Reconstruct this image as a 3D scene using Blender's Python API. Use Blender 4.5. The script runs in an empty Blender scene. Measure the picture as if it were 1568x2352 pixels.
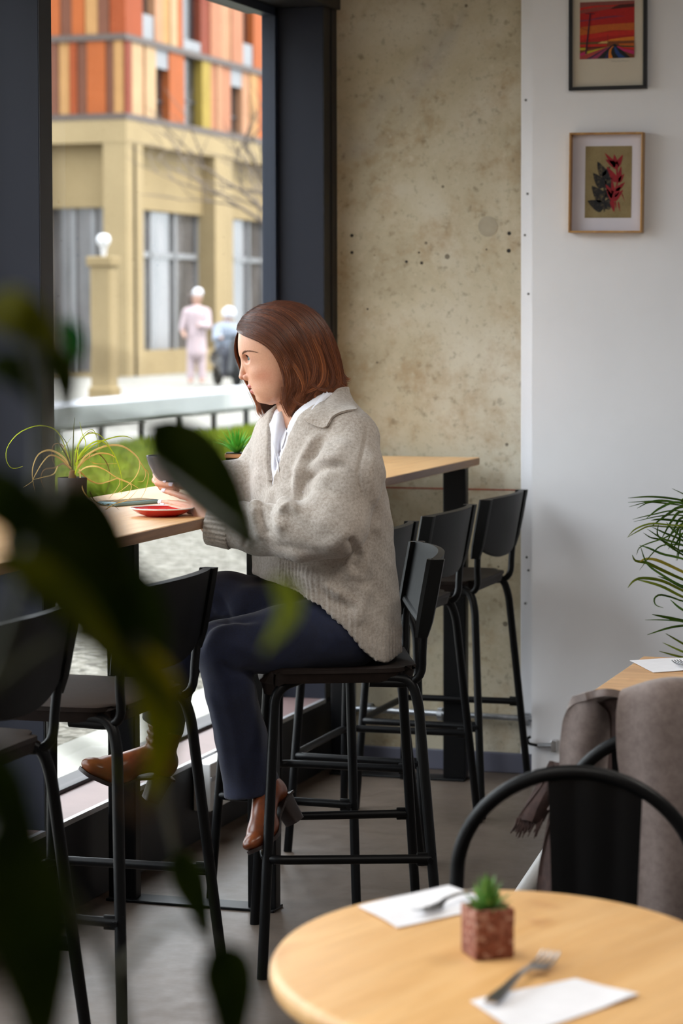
import bpy, bmesh, math, random
import numpy as np
from mathutils import Vector, Matrix
random.seed(7)
RNG = np.random.default_rng(11)
C = bpy.context.scene.collection
PI = math.pi

# ------------------------------------------------------------------ camera
F_PX, TILT, ROLL, YAW, PY0, CAM_H = 5815.2, .0477, .0026, .3088, 994.4, 1.6

def cam_axes():
    f = np.array([-math.sin(YAW)*math.cos(TILT), math.cos(YAW)*math.cos(TILT), -math.sin(TILT)])
    r = np.array([math.cos(YAW), math.sin(YAW), 0.])
    d = np.cross(f, r)
    return np.array([math.cos(ROLL)*r+math.sin(ROLL)*d, -math.sin(ROLL)*r+math.cos(ROLL)*d, f])
CM = cam_axes()
CAM = np.array([0., 0., CAM_H])

cam_data = bpy.data.cameras.new('camera')
cam_ob = bpy.data.objects.new('camera', cam_data)
C.objects.link(cam_ob)
m = Matrix(((CM[0][0], -CM[1][0], -CM[2][0], 0), (CM[0][1], -CM[1][1], -CM[2][1], 0), (CM[0][2], -CM[1][2], -CM[2][2], CAM_H), (0, 0, 0, 1)))
cam_ob.matrix_world = m
cam_data.sensor_fit = 'VERTICAL'
cam_data.sensor_height = 36
cam_data.sensor_width = 24
cam_data.lens = F_PX/2352*36
cam_data.shift_y = (PY0-1176)/2352
cam_data.clip_start = .05
cam_data.clip_end = 400
cam_data.dof.use_dof = True
cam_data.dof.focus_distance = 6.28
cam_data.dof.aperture_fstop = 4.8
bpy.context.scene.camera = cam_ob

# ------------------------------------------------------------------ light
vs = bpy.context.scene.view_settings
vs.view_transform = 'Standard'
vs.look = 'None'
vs.gamma = 1
vs.use_curve_mapping = False
vs.exposure = 1.05

world = bpy.data.worlds.new('world')
bpy.context.scene.world = world
world.use_nodes = True
wt = world.node_tree
wt.nodes.clear()
# bright overcast sky: dimmer toward the horizon, even all round
wtc = wt.nodes.new('ShaderNodeTexCoord')
wsp = wt.nodes.new('ShaderNodeSeparateXYZ')
sky = wt.nodes.new('ShaderNodeValToRGB')
sky.color_ramp.elements[0].position = 0; sky.color_ramp.elements[0].color = (.60, .635, .675, 1)
sky.color_ramp.elements[1].position = 1; sky.color_ramp.elements[1].color = (.96, 1.01, 1.08, 1)
bg = wt.nodes.new('ShaderNodeBackground')
bg.inputs['Strength'].default_value = 3.7
wt.links.new(wtc.outputs['Generated'], wsp.inputs[0])
wt.links.new(wsp.outputs[2], sky.inputs[0])
wo = wt.nodes.new('ShaderNodeOutputWorld')
wt.links.new(sky.outputs[0], bg.inputs[0])
wt.links.new(bg.outputs[0], wo.inputs[0])

def sun_lamp(name, direction, energy, angle, color):
    l = bpy.data.lights.new(name, 'SUN')
    l.energy, l.angle, l.color = energy, math.radians(angle), color
    o = bpy.data.objects.new(name, l)
    C.objects.link(o)
    o.rotation_euler = Vector(direction).to_track_quat('-Z', 'Y').to_euler()
    return o
# the sun stands behind the cafe, to the right of the camera
SUN = sun_lamp('sun', (-.60, .05, -.80), 2.6, 1.5, (1, .93, .82))

def area_lamp(name, loc, direction, sx, sy, energy, color=(1, 1, 1), portal=False):
    l = bpy.data.lights.new(name, 'AREA')
    l.shape, l.size, l.size_y, l.energy, l.color = 'RECTANGLE', sx, sy, energy, color
    if portal:
        l.cycles.is_portal = True
    o = bpy.data.objects.new(name, l)
    C.objects.link(o)
    o.location = loc
    o.rotation_euler = Vector(direction).to_track_quat('-Z', 'Y').to_euler()
    return o

# ------------------------------------------------------------------ helpers
def ray(px, py):
    return CM.T @ np.array([(px-784)/F_PX, (py-PY0)/F_PX, 1.])
def on_z(px, py, z):
    d = ray(px, py); return CAM+d*((z-CAM_H)/d[2])
def on_x(px, py, x):
    d = ray(px, py); return CAM+d*(x/d[0])
def on_y(px, py, y):
    d = ray(px, py); return CAM+d*(y/d[1])
def at_depth(px, py, D):
    return CAM+ray(px, py)*D

def tag(o, label=None, cat=None, group=None, kind=None):
    if label: o['label'] = label
    if cat: o['category'] = cat
    if group: o['group'] = group
    if kind: o['kind'] = kind
    return o

def empty(name, loc=(0, 0, 0), rz=0, label=None, cat=None, group=None):
    o = bpy.data.objects.new(name, None)
    C.objects.link(o)
    o.location = loc
    o.rotation_euler = (0, 0, rz)
    o.empty_display_size = .1
    return tag(o, label, cat, group)

def fast_mesh(name, V, Fc):
    """V (n,3) array; Fc (m,k) int array or list of faces"""
    me = bpy.data.meshes.new(name)
    if isinstance(Fc, np.ndarray):
        k = Fc.shape[1]
        me.vertices.add(len(V)); me.vertices.foreach_set('co', np.asarray(V, np.float32).ravel())
        me.loops.add(Fc.size); me.loops.foreach_set('vertex_index', Fc.astype(np.int32).ravel())
        me.polygons.add(len(Fc))
        me.polygons.foreach_set('loop_start', np.arange(0, Fc.size, k, dtype=np.int32))
        me.update(calc_edges=True)
    else:
        me.from_pydata([tuple(v) for v in V], [], Fc)
        me.update()
    return me

def link(name, me, material, parent=None, smooth=True):
    if material is not None:
        if isinstance(material, (list, tuple)):
            for x in material: me.materials.append(x)
        else:
            me.materials.append(material)
    if smooth and len(me.polygons):
        me.polygons.foreach_set('use_smooth', np.ones(len(me.polygons), dtype=bool))
    o = bpy.data.objects.new(name, me)
    C.objects.link(o)
    if parent is not None: o.parent = parent
    return o

class MB:
    """collects shapes into one mesh"""
    def __init__(s): s.v = []; s.f = []; s.mi = []; s.cur = 0
    def add(s, V, Fs):
        b = len(s.v); s.v += [tuple(map(float, p)) for p in V]
        s.f += [tuple(b+i for i in f) for f in Fs]; s.mi += [s.cur]*len(Fs); return s
    def box(s, lo, hi):
        x0, y0, z0 = lo; x1, y1, z1 = hi
        V = [(x0,y0,z0),(x1,y0,z0),(x1,y1,z0),(x0,y1,z0),(x0,y0,z1),(x1,y0,z1),(x1,y1,z1),(x0,y1,z1)]
        return s.add(V, [(0,3,2,1),(4,5,6,7),(0,1,5,4),(1,2,6,5),(2,3,7,6),(3,0,4,7)])
    def rbox(s, lo, hi, b=.004, seg=2):
        bm = bmesh.new(); bmesh.ops.create_cube(bm, size=1)
        lo = np.array(lo, float); hi = np.array(hi, float); c = (lo+hi)/2; d = hi-lo
        for v in bm.verts: v.co = Vector(c+np.array(v.co)*d)
        bmesh.ops.bevel(bm, geom=list(bm.edges), offset=b, segments=seg, profile=.5, affect='EDGES')
        s.bm(bm); return s
    def bm(s, bm):
        bm.verts.index_update()
        s.add([v.co for v in bm.verts], [[v.index for v in f.verts] for f in bm.faces]); bm.free(); return s
    def tube(s, P, r, n=10, cap=True, flat=None):
        P = [np.array(p, float) for p in P]; m = len(P)
        rr = r if hasattr(r, '__len__') else [r]*m
        T = []
        for i in range(m):
            t = P[min(i+1, m-1)]-P[max(i-1, 0)]; T.append(t/(np.linalg.norm(t)+1e-12))
        a = np.array([0, 0, 1.]) if abs(T[0][2]) < .9 else np.array([1., 0, 0])
        u = np.cross(T[0], a); u /= np.linalg.norm(u)
        V = []
        for i in range(m):
            u = u-T[i]*(u@T[i]); u /= np.linalg.norm(u)+1e-12
            w = np.cross(T[i], u)
            for k in range(n):
                an = 2*PI*k/n
                V.append(P[i]+rr[i]*(math.cos(an)*u+math.sin(an)*w))
        Fs = [(i*n+k, i*n+(k+1) % n, (i+1)*n+(k+1) % n, (i+1)*n+k) for i in range(m-1) for k in range(n)]
        if cap: Fs += [tuple(range(n))[::-1], tuple((m-1)*n+k for k in range(n))]
        return s.add(V, Fs)
    def lathe(s, prof, n=32, c=(0, 0, 0), closed=False):
        V = []; m = len(prof)
        for r, z in prof:
            for k in range(n):
                a = 2*PI*k/n; V.append((c[0]+r*math.cos(a), c[1]+r*math.sin(a), c[2]+z))
        Fs = [(i*n+k, i*n+(k+1) % n, (i+1)*n+(k+1) % n, (i+1)*n+k) for i in range(m-1) for k in range(n)]
        if closed: Fs += [((m-1)*n+k, (m-1)*n+(k+1) % n, (k+1) % n, k) for k in range(n)]
        return s.add(V, Fs)
    def prism(s, pts, axis, a, b):
        """pts: 2D polygon extruded along axis 0/1/2 from a to b"""
        n = len(pts); V = []
        for t in (a, b):
            for p in pts:
                q = [p[0], p[1]]; q.insert(axis, t); V.append(q)
        Fs = [tuple(range(n)), tuple(range(2*n-1, n-1, -1))]
        Fs += [(i, n+i, n+(i+1) % n, (i+1) % n) for i in range(n)]
        return s.add(V, Fs)
    def grid(s, G):
        """G (a,b,3)"""
        G = np.asarray(G); a, b = G.shape[:2]
        return s.add(G.reshape(-1, 3), [(i*b+j, i*b+j+1, (i+1)*b+j+1, (i+1)*b+j) for i in range(a-1) for j in range(b-1)])
    def sheet(s, G, t):
        """grid with thickness t (offset along normals)"""
        G = np.asarray(G, float); a, b = G.shape[:2]
        du = np.gradient(G, axis=0); dv = np.gradient(G, axis=1)
        N = np.cross(du, dv); N /= np.linalg.norm(N, axis=2, keepdims=True)+1e-12
        top = G+N*t/2; bot = G-N*t/2; off = a*b
        V = np.concatenate([top.reshape(-1, 3), bot.reshape(-1, 3)])
        Fs = []
        for i in range(a-1):
            for j in range(b-1):
                q = (i*b+j, (i+1)*b+j, (i+1)*b+j+1, i*b+j+1)
                Fs.append(q); Fs.append(tuple(off+x for x in q[::-1]))
        edge = [(0, j) for j in range(b)]+[(i, b-1) for i in range(1, a)]+[(a-1, j) for j in range(b-2, -1, -1)]+[(i, 0) for i in range(a-2, 0, -1)]
        ids = [i*b+j for i, j in edge]; n = len(ids)
        Fs += [(ids[k], ids[(k+1) % n], off+ids[(k+1) % n], off+ids[k]) for k in range(n)]
        return s.add(V, Fs)
    def build(s, name, material, parent=None, smooth=False, loc=None, fix=True):
        me = bpy.data.meshes.new(name)
        me.from_pydata(s.v, [], s.f); me.update()
        if fix:
            bm = bmesh.new(); bm.from_mesh(me)
            bmesh.ops.recalc_face_normals(bm, faces=bm.faces); bm.to_mesh(me); bm.free()
        o = link(name, me, material, parent, smooth)
        if any(s.mi) : me.polygons.foreach_set('material_index', s.mi)
        if smooth:
            try: me.set_sharp_from_angle(angle=math.radians(42))
            except Exception: pass
        if loc is not None: o.location = loc
        return o

def bez(P, n=24):
    """Catmull-Rom through P"""
    P = np.asarray(P, float)
    Q = np.vstack([2*P[0]-P[1], P, 2*P[-1]-P[-2]])
    seg = len(P)-1; out = []
    for t in np.linspace(0, seg-1e-9, n):
        i = int(t); u = t-i; p0, p1, p2, p3 = Q[i:i+4]
        out.append(.5*((2*p1)+(-p0+p2)*u+(2*p0-5*p1+4*p2-p3)*u*u+(-p0+3*p1-3*p2+p3)*u**3))
    return np.array(out)

def round_path(P, r, seg=6):
    """polyline with rounded corners"""
    P = [np.array(p, float) for p in P]; out = [P[0]]
    for i in range(1, len(P)-1):
        a, b, c = P[i-1], P[i], P[i+1]
        ra = min(r, np.linalg.norm(b-a)*.49, np.linalg.norm(c-b)*.49)
        s0 = b+(a-b)/np.linalg.norm(a-b)*ra; s1 = b+(c-b)/np.linalg.norm(c-b)*ra
        for k in range(seg+1):
            t = k/seg; out.append((1-t)**2*s0+2*t*(1-t)*b+t*t*s1)
    out.append(P[-1]); return out

# ------------------------------------------------------------------ materials
def srgb(r, g, b):
    def f(c):
        c /= 255; return c/12.92 if c <= .04045 else ((c+.055)/1.055)**2.4
    return (f(r), f(g), f(b), 1)

class NT:
    def __init__(s, name):
        s.m = bpy.data.materials.new(name); s.m.use_nodes = True
        s.t = s.m.node_tree; s.b = s.t.nodes['Principled BSDF']; s.out = s.t.nodes['Material Output']
    def n(s, typ, **kw):
        nd = s.t.nodes.new('ShaderNode'+typ)
        for k, v in kw.items():
            if k.startswith('i_'): nd.inputs[int(k[2:]) if k[2:].isdigit() else k[2:].replace('_', ' ')].default_value = v
            else: setattr(nd, k, v)
        return nd
    def l(s, a, b):
        s.t.links.new(a.outputs[0] if hasattr(a, 'outputs') else a, b)
    def set(s, **kw):
        for k, v in kw.items(): s.b.inputs[k.replace('_', ' ')].default_value = v
        return s
    def coord(s, scale=(1, 1, 1), kind='Object', rot=(0, 0, 0)):
        tc = s.n('TexCoord'); mp = s.n('Mapping'); mp.inputs['Scale'].default_value = scale; mp.inputs['Rotation'].default_value = rot
        s.l(tc.outputs[kind], mp.inputs[0]); return mp
    def noise(s, co, scale, detail=6, rough=.55, dist=0):
        nd = s.n('TexNoise'); nd.inputs['Scale'].default_value = scale; nd.inputs['Detail'].default_value = detail
        nd.inputs['Roughness'].default_value = rough; nd.inputs['Distortion'].default_value = dist
        if co is not None: s.l(co, nd.inputs['Vector'])
        return nd
    def ramp(s, fac, stops, interp='LINEAR'):
        r = s.n('ValToRGB'); r.color_ramp.interpolation = interp
        e = r.color_ramp.elements
        while len(e) < len(stops): e.new(.5)
        for i, (p, c) in enumerate(stops):
            e[i].position = p; e[i].color = c if hasattr(c, '__len__') else (c, c, c, 1)
        s.l(fac, r.inputs[0]); return r
    def mix(s, fac, a, b, mode='MIX'):
        x = s.n('Mix'); x.data_type = 'RGBA'; x.blend_type = mode
        for sock, v in ((x.inputs[0], fac), (x.inputs[6], a), (x.inputs[7], b)):
            if hasattr(v, 'outputs') or hasattr(v, 'links'): s.l(v, sock)
            else: sock.default_value = v
        return x.outputs[2]
    def col(s, v):
        if hasattr(v, 'outputs') or hasattr(v, 'links'): s.l(v, s.b.inputs['Base Color'])
        else: s.b.inputs['Base Color'].default_value = v
        return s
    def bump(s, h, strength=.2, dist=.01):
        b = s.n('Bump'); b.inputs['Strength'].default_value = strength; b.inputs['Distance'].default_value = dist
        s.l(h, b.inputs['Height']); s.l(b, s.b.inputs['Normal']); return s

def simple(name, c, rough=.5, metal=0, var=.06, scale=20, bump=0, **kw):
    k = NT(name); co = k.coord(); nz = k.noise(co, scale, 4)
    d = tuple(max(0, x*(1-var*2)) for x in c[:3])+(1,); e = tuple(min(1, x*(1+var)) for x in c[:3])+(1,)
    k.col(k.ramp(nz, [(.3, d), (.7, e)])); k.set(Roughness=rough, Metallic=metal)
    if bump: k.bump(nz, bump, .004)
    for a, b in kw.items(): k.b.inputs[a.replace('_', ' ')].default_value = b
    return k.m

def wood(name, light, dark, axis=0, plank=.09, rough=.42, scale=1.):
    """wood boards glued side by side, grain along axis"""
    k = NT(name)
    sc = [9*scale]*3; sc[axis] = .9*scale
    co = k.coord(tuple(sc))
    other = 1-axis if axis < 2 else 0
    tc = k.n('TexCoord'); sep = k.n('SeparateXYZ'); k.l(tc.outputs['Object'], sep.inputs[0])
    dv = k.n('Math', operation='DIVIDE'); k.l(sep.outputs[other], dv.inputs[0]); dv.inputs[1].default_value = plank
    fl = k.n('Math', operation='FLOOR'); k.l(dv, fl.inputs[0])
    wn = k.n('TexWhiteNoise'); wn.noise_dimensions = '1D'; k.l(fl, wn.inputs['W'])
    off = k.n('VectorMath', operation='MULTIPLY_ADD'); off.inputs[1].default_value = (13, 7, 5); k.l(wn.outputs['Color'], off.inputs[0]); k.l(co, off.inputs[2])
    n1 = k.noise(off.outputs[0], 1.6, 8, .62, 1.4)
    n2 = k.noise(off.outputs[0], 9, 5, .6, .4)
    mid = tuple((a+b)/2 for a, b in zip(light, dark))
    r1 = k.ramp(n1, [(.25, dark), (.45, mid), (.62, light)])
    r2 = k.ramp(n2, [(.3, .84), (.7, 1.0)])
    c = k.mix(.6, r1, r2, 'MULTIPLY')
    pl = k.ramp(wn.outputs['Value'], [(0, (.90, .885, .87, 1)), (1, (1, 1, 1, 1))])
    c = k.mix(1, c, pl, 'MULTIPLY')
    kn = k.noise(k.coord((3, 3, 3)), 1.7, 2, .5, .6)
    kr = k.ramp(kn, [(.64, (1, 1, 1, 1)), (.74, (.66, .47, .34, 1))])
    c = k.mix(.8, c, kr, 'MULTIPLY')
    k.col(c); k.set(Roughness=rough); k.bump(n2, .08, .002)
    return k.m

M = {}
M['black_metal'] = simple('black_metal', (.0025, .0025, .003), .40, .0, .1, 30, Specular_IOR_Level=.20)
M['black_plastic'] = simple('black_plastic', (.0035, .0035, .0035), .48, 0, .1, 60, .05, Specular_IOR_Level=.14)
M['seat_plastic'] = simple('seat_plastic', (.018, .012, .010), .55, 0, .1, 60, .05, Specular_IOR_Level=.18)
M['frame_black'] = simple('frame_black', (.008, .008, .010), .5, 0, .1, 8)
M['navy'] = simple('navy_panel', srgb(23, 26, 38), .55, 0, .05, 3, .02, Specular_IOR_Level=.3)
M['navy_light'] = simple('navy_edge', srgb(34, 42, 58), .45, 0, .05, 3)
M['white_paint'] = simple('white_paint', (.83, .825, .85), .6, 0, .02, 3, .05)
M['dark_ceiling'] = simple('dark_ceiling', (.05, .05, .055), .8, 0, .05, 2)
M['room_paint'] = simple('room_paint', (.46, .44, .42), .8, 0, .05, 2)
M['white_plastic'] = simple('white_plastic', (.78, .77, .76), .4, 0, .02, 10)
M['silver_trim'] = simple('silver_trim', (.55, .55, .57), .35, .6, .04, 30)
M['ledge'] = simple('ledge_brown', srgb(122, 100, 98), .35, 0, .05, 12)
M['galv'] = simple('galvanised_steel', (.45, .47, .5), .35, .85, .12, 40)
M['grey_base'] = simple('grey_skirting', srgb(92, 92, 106), .5, 0, .05, 6)
M['steel'] = simple('stainless_steel', (.62, .62, .63), .22, .95, .03, 50)
M['wood_counter'] = wood('oak_counter', srgb(232, 186, 130), srgb(206, 154, 98), 1, .11, .36)
M['wood_edge'] = wood('oak_edge', srgb(150, 112, 84), srgb(105, 76, 58), 1, .012, .5)
M['wood_table'] = wood('pine_table', srgb(240, 192, 130), srgb(220, 166, 100), 1, .08, .40, 1.2)
M['wood_table2'] = wood('oak_table', srgb(226, 178, 124), srgb(200, 150, 98), 0, .10, .4)
M['paper'] = simple('paper_napkin', (.80, .79, .82), .8, 0, .02, 30, .1)

# polished concrete floor
k = NT('concrete_floor'); co = k.coord()
a = k.noise(co, 1.4, 8, .6); b = k.noise(co, 14, 6, .65); c_ = k.noise(k.coord((2, 40, 1), rot=(0, 0, .5)), 3, 4, .6)
c1 = k.ramp(a, [(.3, srgb(80, 69, 60)), (.7, srgb(106, 93, 83))])
c2 = k.ramp(b, [(.3, .82), (.7, 1.)])
c3 = k.ramp(c_, [(.35, .93), (.65, 1.)])
k.col(k.mix(1, k.mix(.8, c1, c2, 'MULTIPLY'), c3, 'MULTIPLY'))
k.l(k.ramp(b, [(.3, .34), (.75, .50)]), k.b.inputs['Roughness']); k.b.inputs['Specular IOR Level'].default_value = .32; k.bump(b, .05, .003)
M['floor'] = k.m

# raw concrete wall
k = NT('raw_concrete'); co = k.coord()
a = k.noise(co, 1.6, 9, .62, .5); b = k.noise(co, 7, 8, .72); d = k.noise(co, 26, 6, .68); e = k.noise(k.coord((1, 1, .7)), 1.1, 5, .55, 1.0); f = k.noise(co, 90, 3, .6)
c1 = k.ramp(a, [(.28, srgb(141, 126, 98)), (.48, srgb(182, 171, 146)), (.72, srgb(203, 196, 179))])
def over(base, fac, col, amt): return k.mix(k.mix(amt, (0, 0, 0, 1), fac), base, col)
c2 = over(c1, k.ramp(b, [(.50, 0), (.70, 1)]), srgb(142, 106, 54), .50)
c2 = over(c2, k.ramp(e, [(.54, 0), (.60, 1)]), srgb(164, 158, 148), .60)
c2 = over(c2, k.ramp(d, [(.56, 0), (.70, 1)]), srgb(98, 82, 56), .55)
c2 = over(c2, k.ramp(d, [(.28, 1), (.42, 0)]), srgb(206, 198, 178), .45)
c2 = over(c2, k.ramp(f, [(.60, 0), (.74, 1)]), srgb(110, 98, 76), .30)
vo = k.n('TexVoronoi'); vo.inputs['Scale'].default_value = 11; vo.inputs['Randomness'].default_value = 1; k.l(co, vo.inputs['Vector'])
thr = k.noise(co, 5, 2); tr = k.ramp(thr, [(.42, 0), (.75, .16)])
lt = k.n('Math', operation='LESS_THAN'); k.l(vo.outputs['Distance'], lt.inputs[0]); k.l(tr, lt.inputs[1])
c3 = over(c2, lt, srgb(70, 58, 42), .75)
k.col(c3); k.set(Roughness=.72)
k.bump(b, .12, .004)
M['concrete'] = k.m

def flat_stripes(): pass
k = NT('gravel'); co = k.coord()
vo = k.n('TexVoronoi'); vo.inputs['Scale'].default_value = 28; k.l(co, vo.inputs['Vector'])
a = k.noise(co, 3, 5); sc_ = k.n('SeparateColor'); k.l(vo.outputs['Color'], sc_.inputs[0])
c1 = k.ramp(sc_.outputs[0], [(0, srgb(72, 66, 54)), (.5, srgb(116, 110, 97)), (1, srgb(148, 142, 130))])
c2 = k.ramp(a, [(.3, .93), (.7, 1.)])
k.col(k.mix(1, c1, c2, 'MULTIPLY')); k.set(Roughness=.9); k.bump(vo.outputs['Distance'], .6, .02)
M['gravel'] = k.m
M['paving'] = simple('pale_paving', srgb(112, 109, 103), .8, 0, .05, 1.2)
M['kerb'] = simple('paving_strip', srgb(160, 157, 147), .8, 0, .06, 6)

k = NT('window_glass'); k.t.nodes.remove(k.b)
tr_ = k.n('BsdfTransparent'); tr_.inputs[0].default_value = (.96, .975, .97, 1); gl = k.n('BsdfGlossy'); gl.inputs['Roughness'].default_value = .0
fr = k.n('Fresnel'); fr.inputs[0].default_value = 1.22; mx = k.n('MixShader')
geo = k.n('NewGeometry'); inv = k.n('Math', operation='SUBTRACT'); inv.inputs[0].default_value = 1; k.l(geo.outputs['Backfacing'], inv.inputs[1])
mul = k.n('Math', operation='MULTIPLY'); k.l(fr, mul.inputs[0]); k.l(inv, mul.inputs[1])
k.l(mul, mx.inputs[0]); k.l(tr_, mx.inputs[1]); k.l(gl, mx.inputs[2]); k.l(mx, k.out.inputs['Surface'])
M['glass'] = k.m
# ================================================================== SETTING
YB, YW = 8.495, 8.34            # raw concrete wall, white wall in front of it
XI, XG = -2.73, -2.915          # inner face of the window fins, glazing line
HEAD = 2.655                    # underside of the window head
CEIL = 3.3
RX, RY = 3.4, -4.2              # wall opposite the window, wall behind the camera

def structure(o, label=None):
    o['kind'] = 'structure'
    if label: o['label'] = label
    return o

structure(MB().box((XI-.3, RY-.2, -.12), (RX+.2, YB+.2, 0)).build('floor', M['floor']), 'polished grey concrete floor')
structure(MB().box((XG-.3, RY-.2, CEIL), (RX+.2, YB+.2, CEIL+.25)).build('ceiling', M['dark_ceiling']), 'dark painted ceiling')
structure(MB().box((RX, RY, 0), (RX+.2, YB, CEIL)).build('wall_right', M['room_paint']), 'grey side wall')
structure(MB().box((XI-.3, RY-.2, 0), (RX+.2, RY, CEIL)).build('wall_front', M['room_paint']), 'grey wall opposite the concrete wall')

# back wall, raw concrete; tie holes are dark discs painted as their inner shade
holes = [(808, 541, .0062), (808, 580, .006), (1169, 536, .0068), (1168, 576, .0072), (933, 601, .005), (968, 604, .0055), (962, 580, .0035), (1117, 573, .003), (844, 710, .0035)]
wb = structure(MB().box((-2.90, YB, 0), (RX+.2, YB+.2, CEIL)).build('wall_back', M['concrete']), 'raw beige concrete wall with tie holes')
k = NT('hole_shade'); k.col((.03, .025, .02, 1)); k.set(Roughness=.9)
for px, py, r in holes:
    p = on_y(px, py, YB)
    mb = MB(); n = 14
    V = [(p[0]+r*math.cos(2*PI*i/n), p[2]+r*math.sin(2*PI*i/n)) for i in range(n)]
    mb.prism(V, 1, YB-.0012, YB+.004); mb.build('tie_hole', k.m, wb)
# cement patch round a filled hole
p = on_y(1120, 520, YB); mb = MB(); n = 24
mb.prism([(p[0]+.034*math.cos(2*PI*i/n), p[2]+.036*math.sin(2*PI*i/n)) for i in range(n)], 1, YB-.0015, YB+.003)
mb.build('cement_plug', simple('cement_patch', srgb(164, 154, 134), .8, 0, .06, 20), wb)
red = simple('red_chalk', srgb(158, 84, 66), .9, 0, .2, 90)
a, b = on_y(880, 1118.2, YB), on_y(1197, 1126.2, YB)
MB().box((a[0], YB-.0012, .982), (b[0], YB+.002, .9868)).build('chalk_line', red, wb)
# white painted strip next to the white wall, with its screws
st = structure(MB().rbox((-2.0585, YB-.012, .065), (-1.94, YB, CEIL), .002).build('trim_1', M['white_paint']), 'white painted strip beside the concrete')
scr = simple('screw_head', (.12, .12, .12), .4, .7, .05, 50)
for px, py in ((1213, 675), (1202, 1390-220), (1206, 1386), (1209, 1280), (1207, 230), (1213, 1310), (1205, 540), (1211, 445)):
    p = on_y(px, py, YB-.012); o = MB().lathe([(0, 0), (.0042, 0), (.0034, .002), (0, .0024)], 10).build('screw', scr, st); o.location = p; o.rotation_euler = (PI/2, 0, 0)
structure(MB().rbox((-2.70, YB-.016, 0), (-1.945, YB-.0005, .071), .004).build('baseboard_back', M['grey_base']), 'low grey skirting along the concrete wall')

# white wall standing in front of the concrete
structure(MB().box((-1.985, YW, .0), (RX+.1, YW+.12, CEIL)).build('wall_white', M['white_paint']), 'white plaster wall with framed pictures')

# ------------------------------------------------ window wall (left)
fins = [8.36, 6.003, 3.65, 1.30, -1.05, -3.40]
bp = MB(); bp.rbox((XG-.10, RY, 0), (XI, YB, .246), .002)
wl = structure(bp.build('wall_left', M['frame_black']), 'dark base panel and fins of the window wall')
for i in range(len(fins)):
    y1 = fins[i]; y0 = fins[i]; 
    MB().rbox((XG-.01, y0, .248), (XI, y0+.078, HEAD), .002).build('fin', [M['navy']], wl)
    # black sheet standing in for shade on the unlit room-side edge of a fin
    MB().rbox((XI-.002, y0+.001, .249), (XI+.002, y0+.0775, HEAD), .0008).build('fin_edge_shade', M['frame_black'], wl)
MB().box((XI-.02, 8.438, .0), (XI+.006, YB, CEIL)).build('corner_post', M['frame_black'], wl)
hd = structure(MB().box((XG-.14, RY, HEAD), (XI+.02, YB, CEIL)).build('trim_2', M['frame_black']), 'black window head beam')
bays = [(fins[i+1]+.078, fins[i]) for i in range(len(fins)-1)]
for i, (y0, y1) in enumerate(bays):
    w = structure(empty('window_%d' % (i+1)), 'tall shopfront window bay')
    MB().box((XG-.006, y0, .27), (XG+.006, y1, HEAD)).build('pane', M['glass'], w)
    fr = MB()
    t = .028
    fr.rbox((XG-.03, y0, .25), (XG+.02, y0+t, HEAD), .002); fr.rbox((XG-.03, y1-t, .25), (XG+.02, y1, HEAD), .002)
    fr.rbox((XG-.03, y0, HEAD-.03), (XG+.02, y1, HEAD), .002)
    fr.build('window_frame', M['navy_light'], w)
    MB().rbox((XG-.03, y0+t, .247), (XG+.02, y1-t, .262), .002).build('sill_gasket', M['frame_black'], w)
    # inner ledge with its metal nosing
    MB().box((XG+.005, y0+.001, .238), (XI-.012, y1-.001, .250)).build('ledge', M['ledge'], w)
    MB().rbox((XI-.0115, y0+.001, .236), (XI+.004, y1-.001, .2508), .001).build('nosing', M['silver_trim'], w)
    area_lamp('daylight_portal', (XG-.05, (y0+y1)/2, (.27+HEAD)/2), (1, 0, 0), HEAD-.27, y1-y0, 1, portal=True).rotation_euler = (Vector((1, 0, 0)).to_track_quat('-Z', 'Y').to_euler())
for i in range(len(fins)):
    MB().rbox((XI-.0115, fins[i]+.001, .236), (XI+.004, fins[i]+.077, .2508), .001).build('nosing', M['navy'], wl)

# upper storeys and south block: unseen, added to cut sky light on the facade
# both invented: storeys above the cafe, and a block to the south
structure(MB().box((XG-.35, -16, CEIL+.25), (RX+9, 26, 14)).build('trim_3', M['frame_black']), 'unseen upper storeys added to screen sky light')
structure(MB().box((-2.86, YB+.21, -.1), (RX+9, 26, CEIL+.25)).build('trim_4', M['frame_black']), 'neighbouring shop next to the cafe')
structure(MB().box((-46, -34, 0), (-6, -20, 12)).build('trim_5', simple('sky_screen_block', srgb(120, 112, 104), .9, 0, .05, 1)), 'unseen block added to screen sky light')

# white junction box on the dark base panel
jb = empty('cable_box', (XI+.004, 7.17, .17), 0, 'white plastic cable box on the dark base panel under the counter', 'cable box')
MB().rbox((0, -.10, -.07), (.055, .10, .075), .004).build('box_body', M['white_plastic'], jb)
MB().rbox((.05, -.098, .02), (.059, .098, .034), .002).build('lid_groove', M['silver_trim'], jb)

# unseen fill panels under the ceiling, added to brighten the room
for lx, ly, lw, where in ((-1.75, 3.3, 9, 'between the counter and the oval table'), (-.55, 2.5, 10, 'straight above the oval table'), (.5, 4.6, 15, 'above the side of the oak table'),
                           (-1.5, .6, 9, 'nearest to the wall behind the camera'), (-.6, 6.0, 5, 'in front of the white wall')):
    lamp = empty('fill_panel', (lx, ly, CEIL), 0, 'unseen fill light panel added '+where, 'light', 'added fill panels')
    MB().rbox((-.27, -.27, -.035), (.27, .27, 0), .004).build('housing', M['white_plastic'], lamp)
    area_lamp('fill_lamp', (lx, ly, CEIL-.04), (0, 0, -1), .5, .5, lw, (1, .94, .86))

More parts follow.
